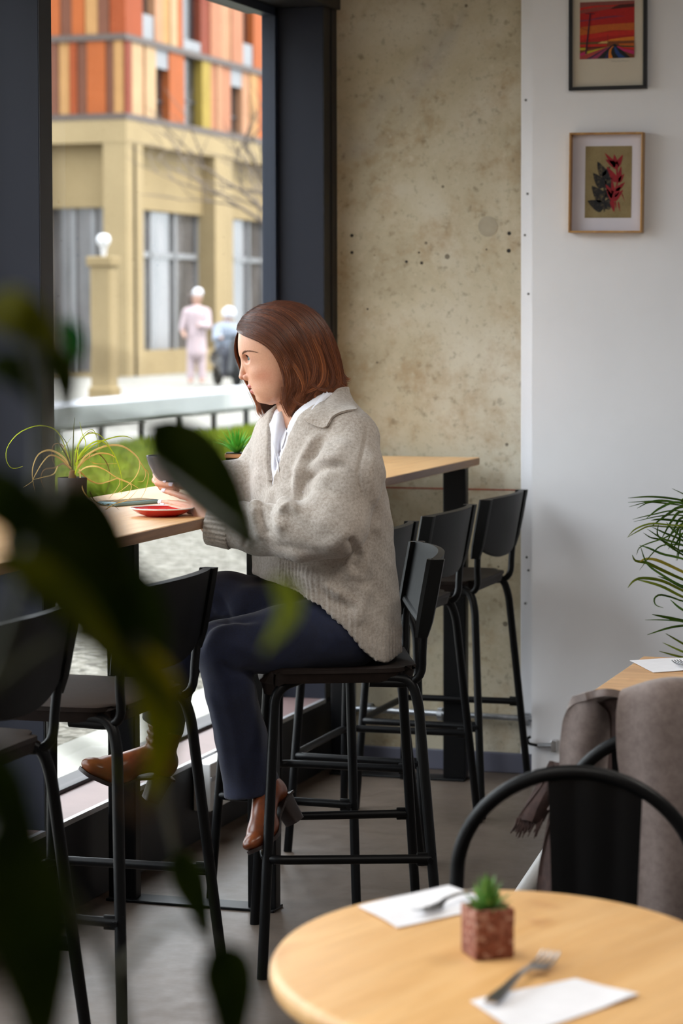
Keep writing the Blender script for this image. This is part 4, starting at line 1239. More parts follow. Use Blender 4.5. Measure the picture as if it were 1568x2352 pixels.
B.cone(W(715, 960), W(705, 1000), .05, .06, .02)
for a, b_, c_, d_, ra, rb, rc in ((SHN, ELN, WRN, None, .046, .036, .024), (SHF, ELF, WRF, None, .044, .036, .024), (HIPN, KN, ANN, None, .078, .05, .034), (HIPF, KF, ANF, None, .075, .05, .034)):
    B.chain([a, b_, c_], [ra, rb, rc], .02)
BV, BQ = B.mesh('b', 1)

# ---- hands
def hand(lo, hi, palm, fingers, h=.0012):
    S = SDF(np.min(palm['box'], 0)-.02, np.max(palm['box'], 0)+.02, h)
    for a, b, ra, rb in palm['cones']: S.cone(a, b, ra, rb, .012)
    for P, R in fingers:
        T = SDF.__new__(SDF); T.__dict__ = dict(S.__dict__); T.F = np.full(S.n, 1., np.float32)
        T.chain(P, R, .0035)
        S.F = (lambda A, Bq, k_: (lambda h_: Bq*(1-h_)+A*h_-k_*h_*(1-h_))(np.clip(.5+.5*(Bq-A)/k_, 0, 1)))(S.F, T.F, .0035)
    return S.mesh('h', 2)
# near hand, resting on the saucer rim and the counter edge
r = .0078
wr = W(486, 1207, -.125)
idx_ = [W(452, 1155, -.055), W(433, 1144, -.030), W(415, 1138.5, -.006), W(393, 1131.5, .014), W(377, 1127.5, .026)]
mid_ = [W(450, 1166, -.070), W(430, 1160, -.040), W(409, 1157, -.010), W(387, 1154.5, .010), W(369, 1154, .022)]
rng_ = [W(452, 1177, -.085), W(436, 1173, -.058), W(414, 1169, -.030), W(391, 1163.5, -.010), W(374, 1161, .000)]
lit_ = [W(457, 1192, -.098), W(446, 1192, -.078), W(430, 1190, -.060), W(413, 1186.5, -.046), W(399, 1184.5, -.038)]
thb_ = [W(468, 1180, -.070), W(452, 1170, -.030), W(436, 1166, -.004), W(420, 1163, .014)]
fr_ = [r*1.06, r*.98, r*.98, r*.86, r*.74]
palm = dict(box=np.array([wr, idx_[-1], mid_[-1], lit_[-1], thb_[-1], idx_[0], lit_[0]]), cones=[
    (wr, idx_[0], .021, .0095), (wr, mid_[0], .021, .0100), (wr, rng_[0], .021, .0098), (wr, lit_[0], .020, .0088), (idx_[0], lit_[0], .009, .0085), (W(505, 1210, -.13), wr, .024, .022), (wr, thb_[1], .018, .011)])
NV, NQ = hand(None, None, palm, [(idx_, fr_), (mid_, fr_), (rng_, fr_), (lit_, [q*.88 for q in fr_]), (thb_, [.011, .010, .0092, .0075])])
# far hand, curled round and under the cup
fw2 = W(490, 1098, .118)
def far_f(y0, y1, tip, back): return [W(432, y0, .118), W(404, y0-2, .118), W(372, y1-4, .106), W(357, y1, .076), W(366, y1+5, .048), tip]
f1 = [W(434, 1094, .118), W(405, 1088, .116), W(374, 1085, .106), W(358, 1091, .080), W(361, 1101, .052), W(380, 1106, .030)]
f2 = [W(434, 1102, .116), W(404, 1099, .114), W(372, 1097, .104), W(356, 1103, .076), W(362, 1110, .046), W(394, 1114, .020)]
f3 = [W(436, 1110, .112), W(408, 1109, .108), W(380, 1108, .098), W(365, 1112, .074), W(370, 1119, .048), W(398, 1122, .026)]
f4 = [W(440, 1117, .105), W(416, 1117, .098), W(394, 1117, .086), W(382, 1120, .066), W(388, 1124, .048), W(408, 1126, .034)]
ft = [W(462, 1092, .100), W(448, 1080, .072), W(440, 1070, .046), W(432, 1064, .028)]
palm = dict(box=np.array([fw2, f1[3], f2[-1], f3[-1], f4[-1], ft[-1], W(352, 1085, .05), f1[0]]), cones=[
    (fw2, f1[0], .021, .0105), (fw2, f2[0], .021, .0105), (fw2, f3[0], .021, .0105), (fw2, f4[0], .020, .0095), (f1[0], f4[0], .0095, .009), (W(510, 1100, .12), fw2, .024, .022), (fw2, ft[0], .018, .012)])
FVv, FQq = hand(None, None, palm, [(f1, [.0088, .008, .0078, .0076, .007, .006]), (f2, [.0088, .008, .0078, .0078, .0074, .0062]), (f3, [.0085, .0078, .0076, .0074, .007, .006]), (f4, [.008, .007, .0066, .0064, .006, .0052]), (ft, [.0115, .0100, .0092, .0075])])
allV = [HV, BV, NV, FVv]; allQ = []; o_ = 0
for V_, Q_ in ((HV, HQ), (BV, BQ), (NV, NQ), (FVv, FQq)): allQ.append(Q_+o_); o_ += len(V_)
V_ = np.concatenate(allV); Q_ = np.concatenate(allQ)
cc = np.concatenate([col, np.tile(SKIN, (len(BV), 1)), np.tile(SKIN*np.array([.98, .92, .9]), (len(NV), 1)), np.tile(SKIN*np.array([1, .9, .85]), (len(FVv), 1))])
# knuckle tint on the near hand
nv0 = len(HV)+len(BV)
for P in (idx_, mid_, rng_, lit_):
    for q in (P[2], P[4]):
        d = np.linalg.norm(NV-q, axis=1); w_ = .45*np.exp(-(d/.010)**2); i0 = nv0
        cc[i0:i0+len(NV)] = cc[i0:i0+len(NV)]*(1-w_[:, None])+np.array(srgb(206, 128, 108)[:3])*w_[:, None]
me = fast_mesh('body', V_, Q_); set_color(me, cc)
body = link('body', me, skin_m, woman)

nail_m = simple('nail_varnish', srgb(226, 214, 226), .22, 0, .02, 50)
def nail(a, b, up, rr):
    """nail on the last finger joint from a (joint) to b (tip)"""
    d = b-a; d /= np.linalg.norm(d); up = up-d*(up@d); up /= np.linalg.norm(up); s_ = np.cross(d, up)
    G = np.zeros((7, 7, 3))
    for i in range(7):
        for j in range(7):
            u = -1+2*i/6; v = j/6; wv = rr*.86*(1-.25*abs(2*v-1)**3)
            G[i, j] = b-d*.0055+d*.0115*v+s_*wv*math.sin(u*1.15)/math.sin(1.15)*1.0+up*(rr*1.06*math.cos(u*1.05)-.0012*v*v)
    mb = MB(); mb.sheet(G, .0009); return mb.build('fingernail', nail_m, body, True)
upn = np.array([-.25, -.75, .62])
for P in (idx_, mid_, rng_, lit_): nail(P[3], P[4], upn, r*.80)
nail(f2[4], f2[5], np.array([.1, -.8, .45]), .0064); nail(f1[4], f1[5], np.array([.1, -.8, .45]), .006)

# ---- eyes
scl = simple('eye_white', (.78, .74, .71), .15, 0, .02, 30); iris_m = simple('iris', srgb(92, 112, 112), .15, 0, .25, 300); pup = simple('pupil', (.004, .004, .004), .1, 0, 0, 5)
def sphere_cap(rad, ang, n=20, m_=8):
    V = [(0, 0, rad)]; Fs = []
    for i in range(1, m_+1):
        a = ang*i/m_
        for k_ in range(n): V.append((rad*math.sin(a)*math.cos(2*PI*k_/n), rad*math.sin(a)*math.sin(2*PI*k_/n), rad*math.cos(a)))
    for k_ in range(n): Fs.append((0, 1+k_, 1+(k_+1) % n))
    for i in range(m_-1):
        for k_ in range(n): Fs.append((1+i*n+k_, 1+(i+1)*n+k_, 1+(i+1)*n+(k_+1) % n, 1+i*n+(k_+1) % n))
    return V, Fs
lash_m = simple('lashes', (.012, .008, .007), .6, 0, 0, 5)
for s in (-1, 1):
    gz = Vector((-1, -.52, .02)).to_track_quat('Z', 'Y').to_euler()
    e = MB().add(*sphere_cap(.0119, PI*.999, 24, 20)).build('eye', scl, body, True); e.location = EC[s]; e.rotation_euler = gz
    MB().add(*sphere_cap(.0121, .50)).build('iris', iris_m, e, True); MB().add(*sphere_cap(.0122, .20)).build('pupil', pup, e, True)
    P = [EC[s]+.0137*np.array([-math.cos(a)*math.cos(el), s*math.sin(a)*math.cos(el), math.sin(el)]) for a, el in ((-.35, .22), (.1, .40), (.55, .42), (1.0, .30), (1.32, .10))]
    mb = MB(); mb.tube(bez(P, 20), .0008, 6)
    for i in range(16):
        t = i/15; a = -.2+1.5*t; el = np.interp(t, [0, .4, .8, 1], [.30, .42, .36, .14])
        d = np.array([-math.cos(a)*math.cos(el), s*math.sin(a)*math.cos(el), math.sin(el)])
        mb.tube([EC[s]+d*.0137, EC[s]+d*.0165+np.array([0, 0, .001]), EC[s]+d*.0190+np.array([0, 0, .0042])], [.0004, .0003, .0001], 4)
    mb.build('eyelashes', lash_m, body, True)
# ------------------------------------------------ clothes
from mathutils.bvhtree import BVHTree
def bvh(V, Q): return BVHTree.FromPolygons([tuple(v) for v in V], [tuple(q) for q in Q])

knit = NT('oatmeal_knit'); k = knit; co = k.coord(); a = k.noise(co, 150, 5, .7); b = k.noise(co, 9, 3); w_ = k.n('TexWave'); w_.wave_type = 'BANDS'; w_.bands_direction = 'X'
w_.inputs['Scale'].default_value = 150; w_.inputs['Distortion'].default_value = 1.5; k.l(co, w_.inputs['Vector']); f_ = k.noise(co, 420, 2, .6)
c1 = k.ramp(a, [(.32, srgb(142, 129, 118)), (.5, srgb(180, 170, 160)), (.66, srgb(204, 196, 189))])
c2 = k.mix(.35, c1, k.ramp(b, [(.35, srgb(152, 138, 124)), (.65, srgb(190, 181, 172))]))
k.col(c2); k.set(Roughness=.95); k.b.inputs['Sheen Weight'].default_value = .35; k.b.inputs['Sheen Roughness'].default_value = .6; k.b.inputs['Specular IOR Level'].default_value = .15
hsum = k.n('Math', operation='ADD'); k.l(w_.outputs['Fac'], hsum.inputs[0]); k.l(f_, hsum.inputs[1]); k.bump(hsum, .16, .0016)
M['knit'] = k.m
k = NT('white_cotton'); co = k.coord(); nz = k.noise(co, 14, 4); k.col(k.ramp(nz, [(.3, srgb(216, 216, 226)), (.7, srgb(238, 238, 244))])); k.set(Roughness=.8); k.bump(nz, .15, .004); M['shirt'] = k.m
k = NT('navy_cloth'); co = k.coord(); nz = k.noise(co, 240, 3); n2 = k.noise(co, 10, 3)
k.col(k.mix(.4, k.ramp(nz, [(.3, srgb(11, 16, 38)), (.7, srgb(20, 30, 62))]), k.ramp(n2, [(.3, srgb(11, 16, 38)), (.7, srgb(20, 30, 62))]))); k.set(Roughness=.85); k.b.inputs['Sheen Weight'].default_value = .15; k.bump(nz, .12, .001); M['navy_cloth'] = k.m
k = NT('brown_leather'); co = k.coord(); nz = k.noise(co, 30, 5); n2 = k.noise(co, 300, 3)
k.col(k.ramp(nz, [(.25, srgb(82, 40, 22)), (.6, srgb(120, 62, 32)), (.8, srgb(140, 80, 42))])); k.set(Roughness=.30); k.bump(n2, .08, .001); M['leather'] = k.m
M['sole'] = simple('dark_sole', srgb(40, 28, 26), .5, 0, .1, 60)

def foldmap(V, N, folds, near_only=True):
    """push vertices along their normals near creases measured on the figure (px polylines)"""
    x, y = unW(V); D = np.zeros(len(V)); P = np.stack([x, y], 1)
    face = np.clip(-N[:, 1]*1.6+.25, 0, 1)
    for pts, amp, wd in folds:
        pts = bez(np.array(pts, float), 24) if len(pts) > 2 else np.array(pts, float)
        best = np.full(len(V), 1e9); tt = np.zeros(len(V))
        n = len(pts)
        for i in range(n-1):
            a, d = pts[i], pts[i+1]-pts[i]; t = np.clip(((P-a)@d)/(d@d+1e-9), 0, 1)
            e = P-a-t[:, None]*d; q = np.sqrt((e**2).sum(1)); m_ = q < best; best[m_] = q[m_]; tt[m_] = (i+t[m_])/(n-1)
        D += amp*np.exp(-(best/wd)**2)*np.clip(np.minimum(tt, 1-tt)*5+.15, 0, 1)
    return V+N*(D*face)[:, None]

# ---- sweater
hem = np.array([(560, 1316), (578, 1318), (660, 1335), (735, 1371), (790, 1420), (830, 1470), (862, 1500), (884, 1506), (920, 1490)], float)
hx_ = np.array([W(p[0], p[1])[0] for p in hem]); hz_ = np.array([W(p[0], p[1])[2] for p in hem])
K = SDF((W(470, 1100)[0], -.36, W(700, 1515)[2]), (W(930, 1100)[0], .25, W(700, 880)[2]), .0046)
K.func(K.lo, K.lo+K.h*K.n, torso_fn(0, -9, W(730, 888)[2]), 0)
K.ell(W(742, 1400), (L(158), .155, L(120)), .05)
K.chain([W(806, 1003, -.128), W(803, 1090, -.190), W(770, 1206, -.232), W(690, 1222, -.212), W(600, 1216, -.165), W(528, 1211, -.136)], [.066, .080, .074, .066, .058, .050], .028)
K.chain([SHF, W(602, 1080, .150), W(572, 1140, .135), W(530, 1105, .122), W(508, 1098, .120)], [.058, .06, .058, .046, .042], .025)
# bunched cloth at the elbow and cuff
for a, b_, r_ in ((W(585, 1163, -.205), W(612, 1215, -.222), .016), (W(655, 1160, -.235), W(700, 1190, -.262), .018), (W(552, 1168, -.165), W(560, 1235, -.180), .014), (W(690, 1262, -.24), W(800, 1232, -.255), .02), (W(700, 1100, -.155), W(788, 1068, -.215), .018)):
    K.cone(a, b_, r_, r_*.8, .03)
def vcut(half0, half1, zb_px, zt_px, gmin):
    z0, z1 = W(632, zb_px)[2], W(632, zt_px)[2]; z_, cx_, a_, b_ = torso_rows(0)
    def fn(X, Y, Z):
        z = Z[0, 0, :]; cx = np.interp(z, z_, cx_); bb = np.interp(z, z_, b_); t = (z-z0)/(z1-z0)
        half = half0+(half1-half0)*np.clip(t, 0, 1.3)
        x = X-cx; l = x*TLx+Y*TLy; g = x*TFx+Y*TFy
        return np.maximum(np.maximum(np.abs(l)-half, z0-Z), (bb-gmin)-g)
    return fn
K.func(K.lo, K.lo+K.h*K.n, vcut(.006, .062, 1112, 945, .05), .006, True)
# neck hole
K.cone(W(700, 950), W(735, 860), .052, .050, .012, True)
x = K.ax[0][:, None, None]; z = K.ax[2][None, None, :]
K.F = np.maximum(K.F, (np.interp(K.ax[0], hx_, hz_)[:, None, None]-z).astype(np.float32)*.8)
KV, KQ = K.mesh('sweater', 2); KN_ = normals(KV, KQ)
folds = [([(785, 1072), (748, 1074), (715, 1086), (697, 1112)], -.010, 10), ([(790, 1058), (745, 1058), (705, 1072), (688, 1100)], .007, 12), ([(752, 995), (715, 1053), (692, 1115), (684, 1160)], -.009, 10), ([(735, 990), (700, 1046), (676, 1110), (668, 1160)], .008, 12),
         ([(652, 1105), (648, 1160), (640, 1240)], .006, 14), ([(672, 1080), (668, 1150)], -.006, 9), ([(598, 1168), (606, 1205), (616, 1230)], -.010, 8), ([(582, 1160), (588, 1200), (600, 1240)], .008, 11), ([(628, 1175), (640, 1200), (660, 1215)], .006, 12), ([(648, 1180), (664, 1162), (690, 1175)], .008, 10),
         ([(802, 1232), (815, 1260), (820, 1282)], -.010, 10), ([(785, 1290), (800, 1310), (806, 1330)], .006, 12), ([(830, 1250), (836, 1300), (820, 1340)], .007, 16), ([(660, 1320), (672, 1350), (700, 1372)], -.007, 9), ([(690, 1300), (715, 1330), (760, 1355), (790, 1372)], .007, 16), ([(720, 1330), (770, 1380), (815, 1400)], -.006, 10), ([(845, 1335), (830, 1390), (815, 1440)], .006, 16),
         ([(843, 975), (836, 1025), (823, 1087), (838, 1165)], -.0035, 3.2), ([(855, 1040), (850, 1100), (862, 1170)], .005, 12), ([(875, 1120), (870, 1180), (860, 1230)], .004, 14), ([(760, 1020), (735, 1050)], .006, 14), ([(800, 1010), (770, 1050), (740, 1110), (700, 1180)], .004, 18), ([(630, 1110), (612, 1180), (608, 1260)], .004, 14), ([(600, 1000), (590, 1080), (585, 1160)], .004, 12),
         ([(560, 1172), (566, 1210), (560, 1258)], -.006, 5), ([(632, 1030), (632, 1112)], .003, 5), ([(700, 1265), (760, 1250), (810, 1215)], .004, 16), ([(620, 1250), (690, 1262), (750, 1262)], -.003, 10)]
# ribbed hem
xs, ys = unW(KV); dh = ys-np.interp(xs, hem[:, 0], hem[:, 1]); rib = np.exp(-np.clip(-dh-46, 0, None)**2/60)*np.clip((dh+90)/30, 0, 1)*(xs > 640)
tang = np.arctan2(KV[:, 1], KV[:, 0]-W(742, 1400)[0])
KV = foldmap(KV, KN_, [(a_, q_*1.45, w_) for a_, q_, w_ in folds])
KV = KV+KN_*(rib*.0016*np.sin(tang*95))[:, None]
nz_ = np.sin(KV[:, 0]*61+KV[:, 2]*33)*np.sin(KV[:, 1]*47+KV[:, 2]*71)*.0016
KV = KV+KN_*nz_[:, None]
sweater = link('sweater', fast_mesh('sweater', KV, KQ), M['knit'], woman)
TREE = bvh(KV, KQ)

def cuff(a, b_, r0, r1, name='cuff'):
    a, b_ = np.array(a), np.array(b_); d = b_-a; d /= np.linalg.norm(d); u = np.cross(d, [0, 0, 1.]); u /= np.linalg.norm(u); w = np.cross(d, u); n = 168
    V = []; prof = [(0, 1.0), (.04, 1.05), (.3, 1.045), (.7, 1.03), (.95, 1.03), (1., .99), (.985, .93), (.8, .90), (.3, .88)]
    for t, s_ in prof:
        rr = (r0+(r1-r0)*t)*s_
        for k_ in range(n):
            an = 2*PI*k_/n; q = rr*(1+.026*math.cos(an*26)*(1 if .03 < t < .99 else .6))
            V.append(a+(b_-a)*t+(u*math.cos(an)+w*math.sin(an))*q*(1, 1)[0])
    m_ = len(prof); Fs = [(i*n+k_, i*n+(k_+1) % n, (i+1)*n+(k_+1) % n, (i+1)*n+k_) for i in range(m_-1) for k_ in range(n)]
    return MB().add(V, Fs).build(name, M['knit'], sweater, True)
cuff(W(534, 1213, -.139), W(479, 1205, -.124), .0500, .0470)
cuff(W(520, 1102, .121), W(492, 1098, .119), .046, .043)

def patch(top, bot, nu, nv, lift, thick, material, name, parent, tree=None, bulge=0):
    """cloth lying on the figure between two px polylines"""
    T = bez(np.array(top, float), nu); Bt = bez(np.array(bot, float), nu); G = np.zeros((nu, nv, 3)); miss = []
    dv = np.array([0, 1., 0])
    for i in range(nu):
        for j in range(nv):
            v = j/(nv-1); p = T[i]*(1-v)+Bt[i]*v; o = W(p[0], p[1], -.6); o2 = W(p[0], p[1], .4); d = o2-o; d /= np.linalg.norm(d)
            h = (tree or TREE).ray_cast(Vector(o), Vector(d))
            lf = lift[0]+(lift[1]-lift[0])*v+bulge*math.sin(PI*v)
            if h[0] is None: miss.append((i, j)); G[i, j] = np.nan
            else: G[i, j] = np.array(h[0])-d*lf
    ok = np.argwhere(~np.isnan(G[:, :, 0]))
    for i, j in miss:
        q = ok[np.argmin(((ok-[i, j])**2).sum(1))]; v = j/(nv-1); p = T[i]*(1-v)+Bt[i]*v
        G[i, j] = W(p[0], p[1], G[q[0], q[1], 1]+.004)
    for _ in range(3): 
        g = G.copy(); g[1:-1, 1:-1, 1] = (G[:-2, 1:-1, 1]+G[2:, 1:-1, 1]+G[1:-1, :-2, 1]+G[1:-1, 2:, 1]+G[1:-1, 1:-1, 1]*2)/6; G = g
    return MB().sheet(G, thick).build(name, material, parent, True)
# ---- shirt under the sweater
Q_ = SDF((W(560, 1100)[0], -.2, W(700, 1180)[2]), (W(850, 1100)[0], .2, W(700, 885)[2]), .004)
Q_.func(Q_.lo, Q_.lo+Q_.h*Q_.n, torso_fn(.0085, W(700, 1122)[2], W(730, 892)[2]), 0)
Q_.func(Q_.lo, Q_.lo+Q_.h*Q_.n, vcut(.001, .030, 1080, 950, .06), .004, True)
Q_.cone(W(702, 955), W(735, 860), .050, .048, .010, True)
SV, SQ = Q_.mesh('shirt', 2)
shirt = link('shirt', fast_mesh('shirt', SV, SQ), M['shirt'], woman)
T2_ = bvh(np.concatenate([KV, SV]), np.concatenate([KQ, SQ+len(KV)]))
# collars
patch([(699, 960), (722, 936), (752, 914), (783, 899), (803, 910), (818, 938)], [(700, 964), (718, 975), (747, 982), (764, 958), (788, 946), (818, 941)], 26, 9, (.004, .009), .0050, M['knit'], 'collar', sweater, None, .006)
patch([(702, 958), (722, 930), (738, 908), (748, 896)], [(700, 966), (716, 950), (736, 928), (758, 908)], 20, 7, (.006, .004), .0016, M['shirt'], 'collar_leaf', shirt, T2_, .004)
patch([(618, 974), (632, 955), (648, 944), (668, 948)], [(640, 1085), (640, 1050), (652, 1015), (664, 965)], 18, 8, (.012, .004), .0016, M['shirt'], 'collar_leaf', shirt, T2_, .006)
# placket edges of the sweater opening
for P in ([(622, 968), (624, 1000), (625, 1050), (625, 1104)],):
    patch([(x-9, y) for x, y in P], [(x, y) for x, y in P], 16, 4, (.001, .004), .0035, M['knit'], 'placket', sweater, TREE)

# ---- trousers
Tq = SDF((W(330, 1500)[0], -.34, W(560, 1836)[2]), (W(925, 1500)[0], .26, W(700, 1280)[2]), .005)
Tq.ell(W(785, 1425), (L(118), .168, L(112)), .03)
Tq.cone(W(740, 1425, -.02), W(560, 1402, -.05), .09, .066, .03)
Tq.chain([HIPN, W(650, 1470, -.15), KN], [.094, .082, .066], .02)
Tq.chain([HIPF, W(620, 1405, .04), W(520, 1385, -.005), KF], [.094, .084, .076, .068], .02)
T3_ = SDF.__new__(SDF); T3_.__dict__ = dict(Tq.__dict__); T3_.F = np.full(Tq.n, 1., np.float32)
T3_.chain([KN, W(530, 1590, -.165), W(553, 1690, -.135), W(580, 1815, -.105), W(584, 1850, -.10)], [.064, .060, .063, .069, .071], .01)
T4_ = SDF.__new__(SDF); T4_.__dict__ = dict(Tq.__dict__); T4_.F = np.full(Tq.n, 1., np.float32)
T4_.chain([KF, W(405, 1530, -.04), W(374, 1660, -.055), W(370, 1690, -.06)], [.066, .058, .052, .053], .01)
def plane_cut(S_, p0, p1, off0):    # drop everything below the line p0-p1
    a, b_ = W(*p0, off0), W(*p1, off0); X = S_.ax[0][:, None, None]; Z = S_.ax[2][None, None, :]
    zl = a[2]+(b_[2]-a[2])*(X-a[0])/(b_[0]-a[0]); S_.F = np.maximum(S_.F, ((zl-Z)*.9).astype(np.float32)+0*S_.F)
plane_cut(T3_, (518, 1832), (640, 1812), -.1); plane_cut(T4_, (330, 1652), (408, 1684), -.06)
for T_ in (T3_, T4_):
    h = np.clip(.5+.5*(T_.F-Tq.F)/.012, 0, 1); Tq.F = T_.F*(1-h)+Tq.F*h-.012*h*(1-h)
TV, TQ = Tq.mesh('trousers', 2); TN_ = normals(TV, TQ)
tf = [([(455, 1490), (478, 1440), (530, 1424), (600, 1424)], -.010, 9), ([(470, 1500), (500, 1448), (560, 1436)], .006, 12), ([(500, 1360), (520, 1400), (525, 1430)], -.006, 8), ([(480, 1375), (505, 1410)], .005, 9), ([(540, 1345), (640, 1365), (740, 1400)], .004, 16), ([(520, 1470), (580, 1500), (620, 1520)], .005, 14), ([(500, 1520), (540, 1545), (590, 1545)], -.006, 10),
      ([(470, 1560), (505, 1680), (522, 1800)], .006, 12), ([(520, 1560), (555, 1680), (570, 1810)], -.004, 12), ([(560, 1560), (590, 1680), (606, 1800)], .004, 12), ([(690, 1390), (730, 1440), (740, 1500)], -.005, 12), ([(640, 1400), (660, 1450)], -.004, 10), ([(760, 1420), (790, 1480)], .004, 12)]
TV = foldmap(TV, TN_, tf)
link('trousers', fast_mesh('trousers', TV, TQ), M['navy_cloth'], woman)

# ---- boots, built once along +x and placed twice
def boot_mesh(lean):
    S_ = SDF((-.10, -.065, -.005), (.19, .065, .32), .0028)
    S_.ell((.125, 0, .034), (.058, .036, .026), .012); S_.ell((.085, 0, .042), (.055, .040, .034), .012)
    S_.cone((.10, 0, .045), (.005, 0, .110), .032, .038, .02); S_.ell((-.040, 0, .105), (.032, .031, .040), .012)
    S_.cone((-.012, 0, .12), (-.024+lean*.45, 0, .20), .040, .041, .015); S_.cone((-.024+lean*.45, 0, .20), (-.032+lean, 0, .285), .041, .046, .01)
    for z_, a_ in ((.150, .003), (.168, .004), (.186, .003)): S_.cone((.016+lean*(z_-.12)*6, -.03, z_), (.022+lean*(z_-.12)*6, .03, z_+.004), .0075, .0075, .008)
    x = S_.ax[0]; zb_ = np.interp(x, [-.075, -.035, .02, .07, .10, .16, .19], [.078, .075, .050, .0185, .012, .014, .022])
    S_.F = np.maximum(S_.F, (zb_[:, None, None]-S_.ax[2][None, None, :]).astype(np.float32))
    return S_.mesh('boot', 2)
def boot(name, T, lean):
    BVv, BQq = boot_mesh(lean); boot_me = fast_mesh('boot_upper', BVv, BQq)
    e = bpy.data.objects.new(name, None); C.objects.link(e); e.parent = woman; e.matrix_local = T; e.empty_display_size = .05
    link('boot_upper', boot_me, M['leather'], e)
    n = 26; V = []
    xs_ = np.linspace(-.072, .182, n)
    def half(x): return .030 if x < -.05 else np.interp(x, [-.075, -.06, -.02, .03, .08, .12, .16, .178, .184], [.012, .026, .028, .026, .038, .038, .027, .014, .003])
    zt_ = lambda x: np.interp(x, [-.075, -.035, .02, .07, .10, .16, .19], [.080, .077, .052, .021, .0145, .0165, .024])
    for x in xs_:
        h = float(half(x)); z_ = float(zt_(x)); th = .010 if x > .05 else .007
        V += [(x, -h, z_), (x, h, z_), (x, h*1.0, z_-th), (x, -h*1.0, z_-th)]
    Fs = [(i*4+k_, i*4+(k_+1) % 4, (i+1)*4+(k_+1) % 4, (i+1)*4+k_) for i in range(n-1) for k_ in range(4)]+[(0, 1, 2, 3), tuple((n-1)*4+k_ for k_ in range(4))]
    MB().add(V, Fs).build('sole', M['sole'], e, True)
    mb = MB(); V = []
    for z_, x0, x1, hw_ in ((.076, -.074, -.008, .030), (.05, -.070, -.014, .0275), (.006, -.066, -.018, .026), (0, -.066, -.018, .026)):
        for k_ in range(14):
            a = 2*PI*k_/14; c_ = math.cos(a); s_ = math.sin(a)
            V.append(((x0+x1)/2+(x1-x0)/2*math.copysign(abs(c_)**.6, c_), hw_*math.copysign(abs(s_)**.6, s_), z_+(0 if z_ < .07 else (-.012*(c_ > 0)*c_))))
    Fs = [(i*14+k_, i*14+(k_+1) % 14, (i+1)*14+(k_+1) % 14, (i+1)*14+k_) for i in range(3) for k_ in range(14)]+[tuple(range(14)), tuple(42+k_ for k_ in range(14))]
    mb.add(V, Fs); mb.build('heel', M['sole'], e, True)
    return e
def frame_from(toe, heel, shaft, scale):
    """toe tip (.184,0,.01), heel base (-.042,0,0): x axis along them; z toward the shaft"""
    x = toe-heel; x /= np.linalg.norm(x); z = shaft-heel; z = z-x*(z@x); z /= np.linalg.norm(z); y = np.cross(z, x)
    R_ = np.stack([x, y, z], 1)*scale; t = heel-R_@np.array([-.042, 0, 0])
    m_ = Matrix.Identity(4)
    for i in range(3):
        for j in range(3): m_[i][j] = R_[i][j]
        m_[i][3] = t[i]
    return m_
boot('boot', frame_from(W(174, 1777, -.10), W(346, 1838, -.02), W(366, 1600, -.05), .93), .05)
boot('boot', frame_from(W(588, 1964, -.25), W(677, 1888, -.10), W(615, 1800, -.11), .88), .01)

# ---- cup in the far hand
cx_, cy_ = 392, 1046
cw = W(cx_, cy_, .055); r_ = L(57)
cw_world = PO+RV*cw[0]+FV*cw[1]+np.array([0, 0, cw[2]])
hh = L(60)
cup = empty('coffee_cup', (cw_world[0], cw_world[1], cw_world[2]-hh), YAW+.35, 'dark grey ceramic coffee cup held above the saucer', 'cup')
grey_g = simple('grey_glaze', srgb(104, 101, 108), .22, 0, .05, 10); 
MB().lathe([(0, .003), (r_*.40, .003), (r_*.42, 0), (r_*.50, 0), (r_*.56, .006), (r_*.74, hh*.33), (r_*.90, hh*.66), (r_*1., hh*.985), (r_*.99, hh), (r_*.955, hh*.985), (r_*.85, hh*.62), (r_*.65, hh*.25), (r_*.4, .007), (0, .007)], 48).build('bowl', grey_g, cup, True)
MB().lathe([(0, hh*.80), (r_*.90, hh*.80)], 40).build('coffee', simple('coffee', srgb(120, 78, 46), .2, 0, .1, 30), cup, True)
P = [(r_*.88, 0, hh*.78), (r_*1.25, 0, hh*.82), (r_*1.38, 0, hh*.55), (r_*1.15, 0, hh*.26), (r_*.70, 0, hh*.24)]
MB().tube(bez(P, 20), .005, 10).build('handle', grey_g, cup, True)

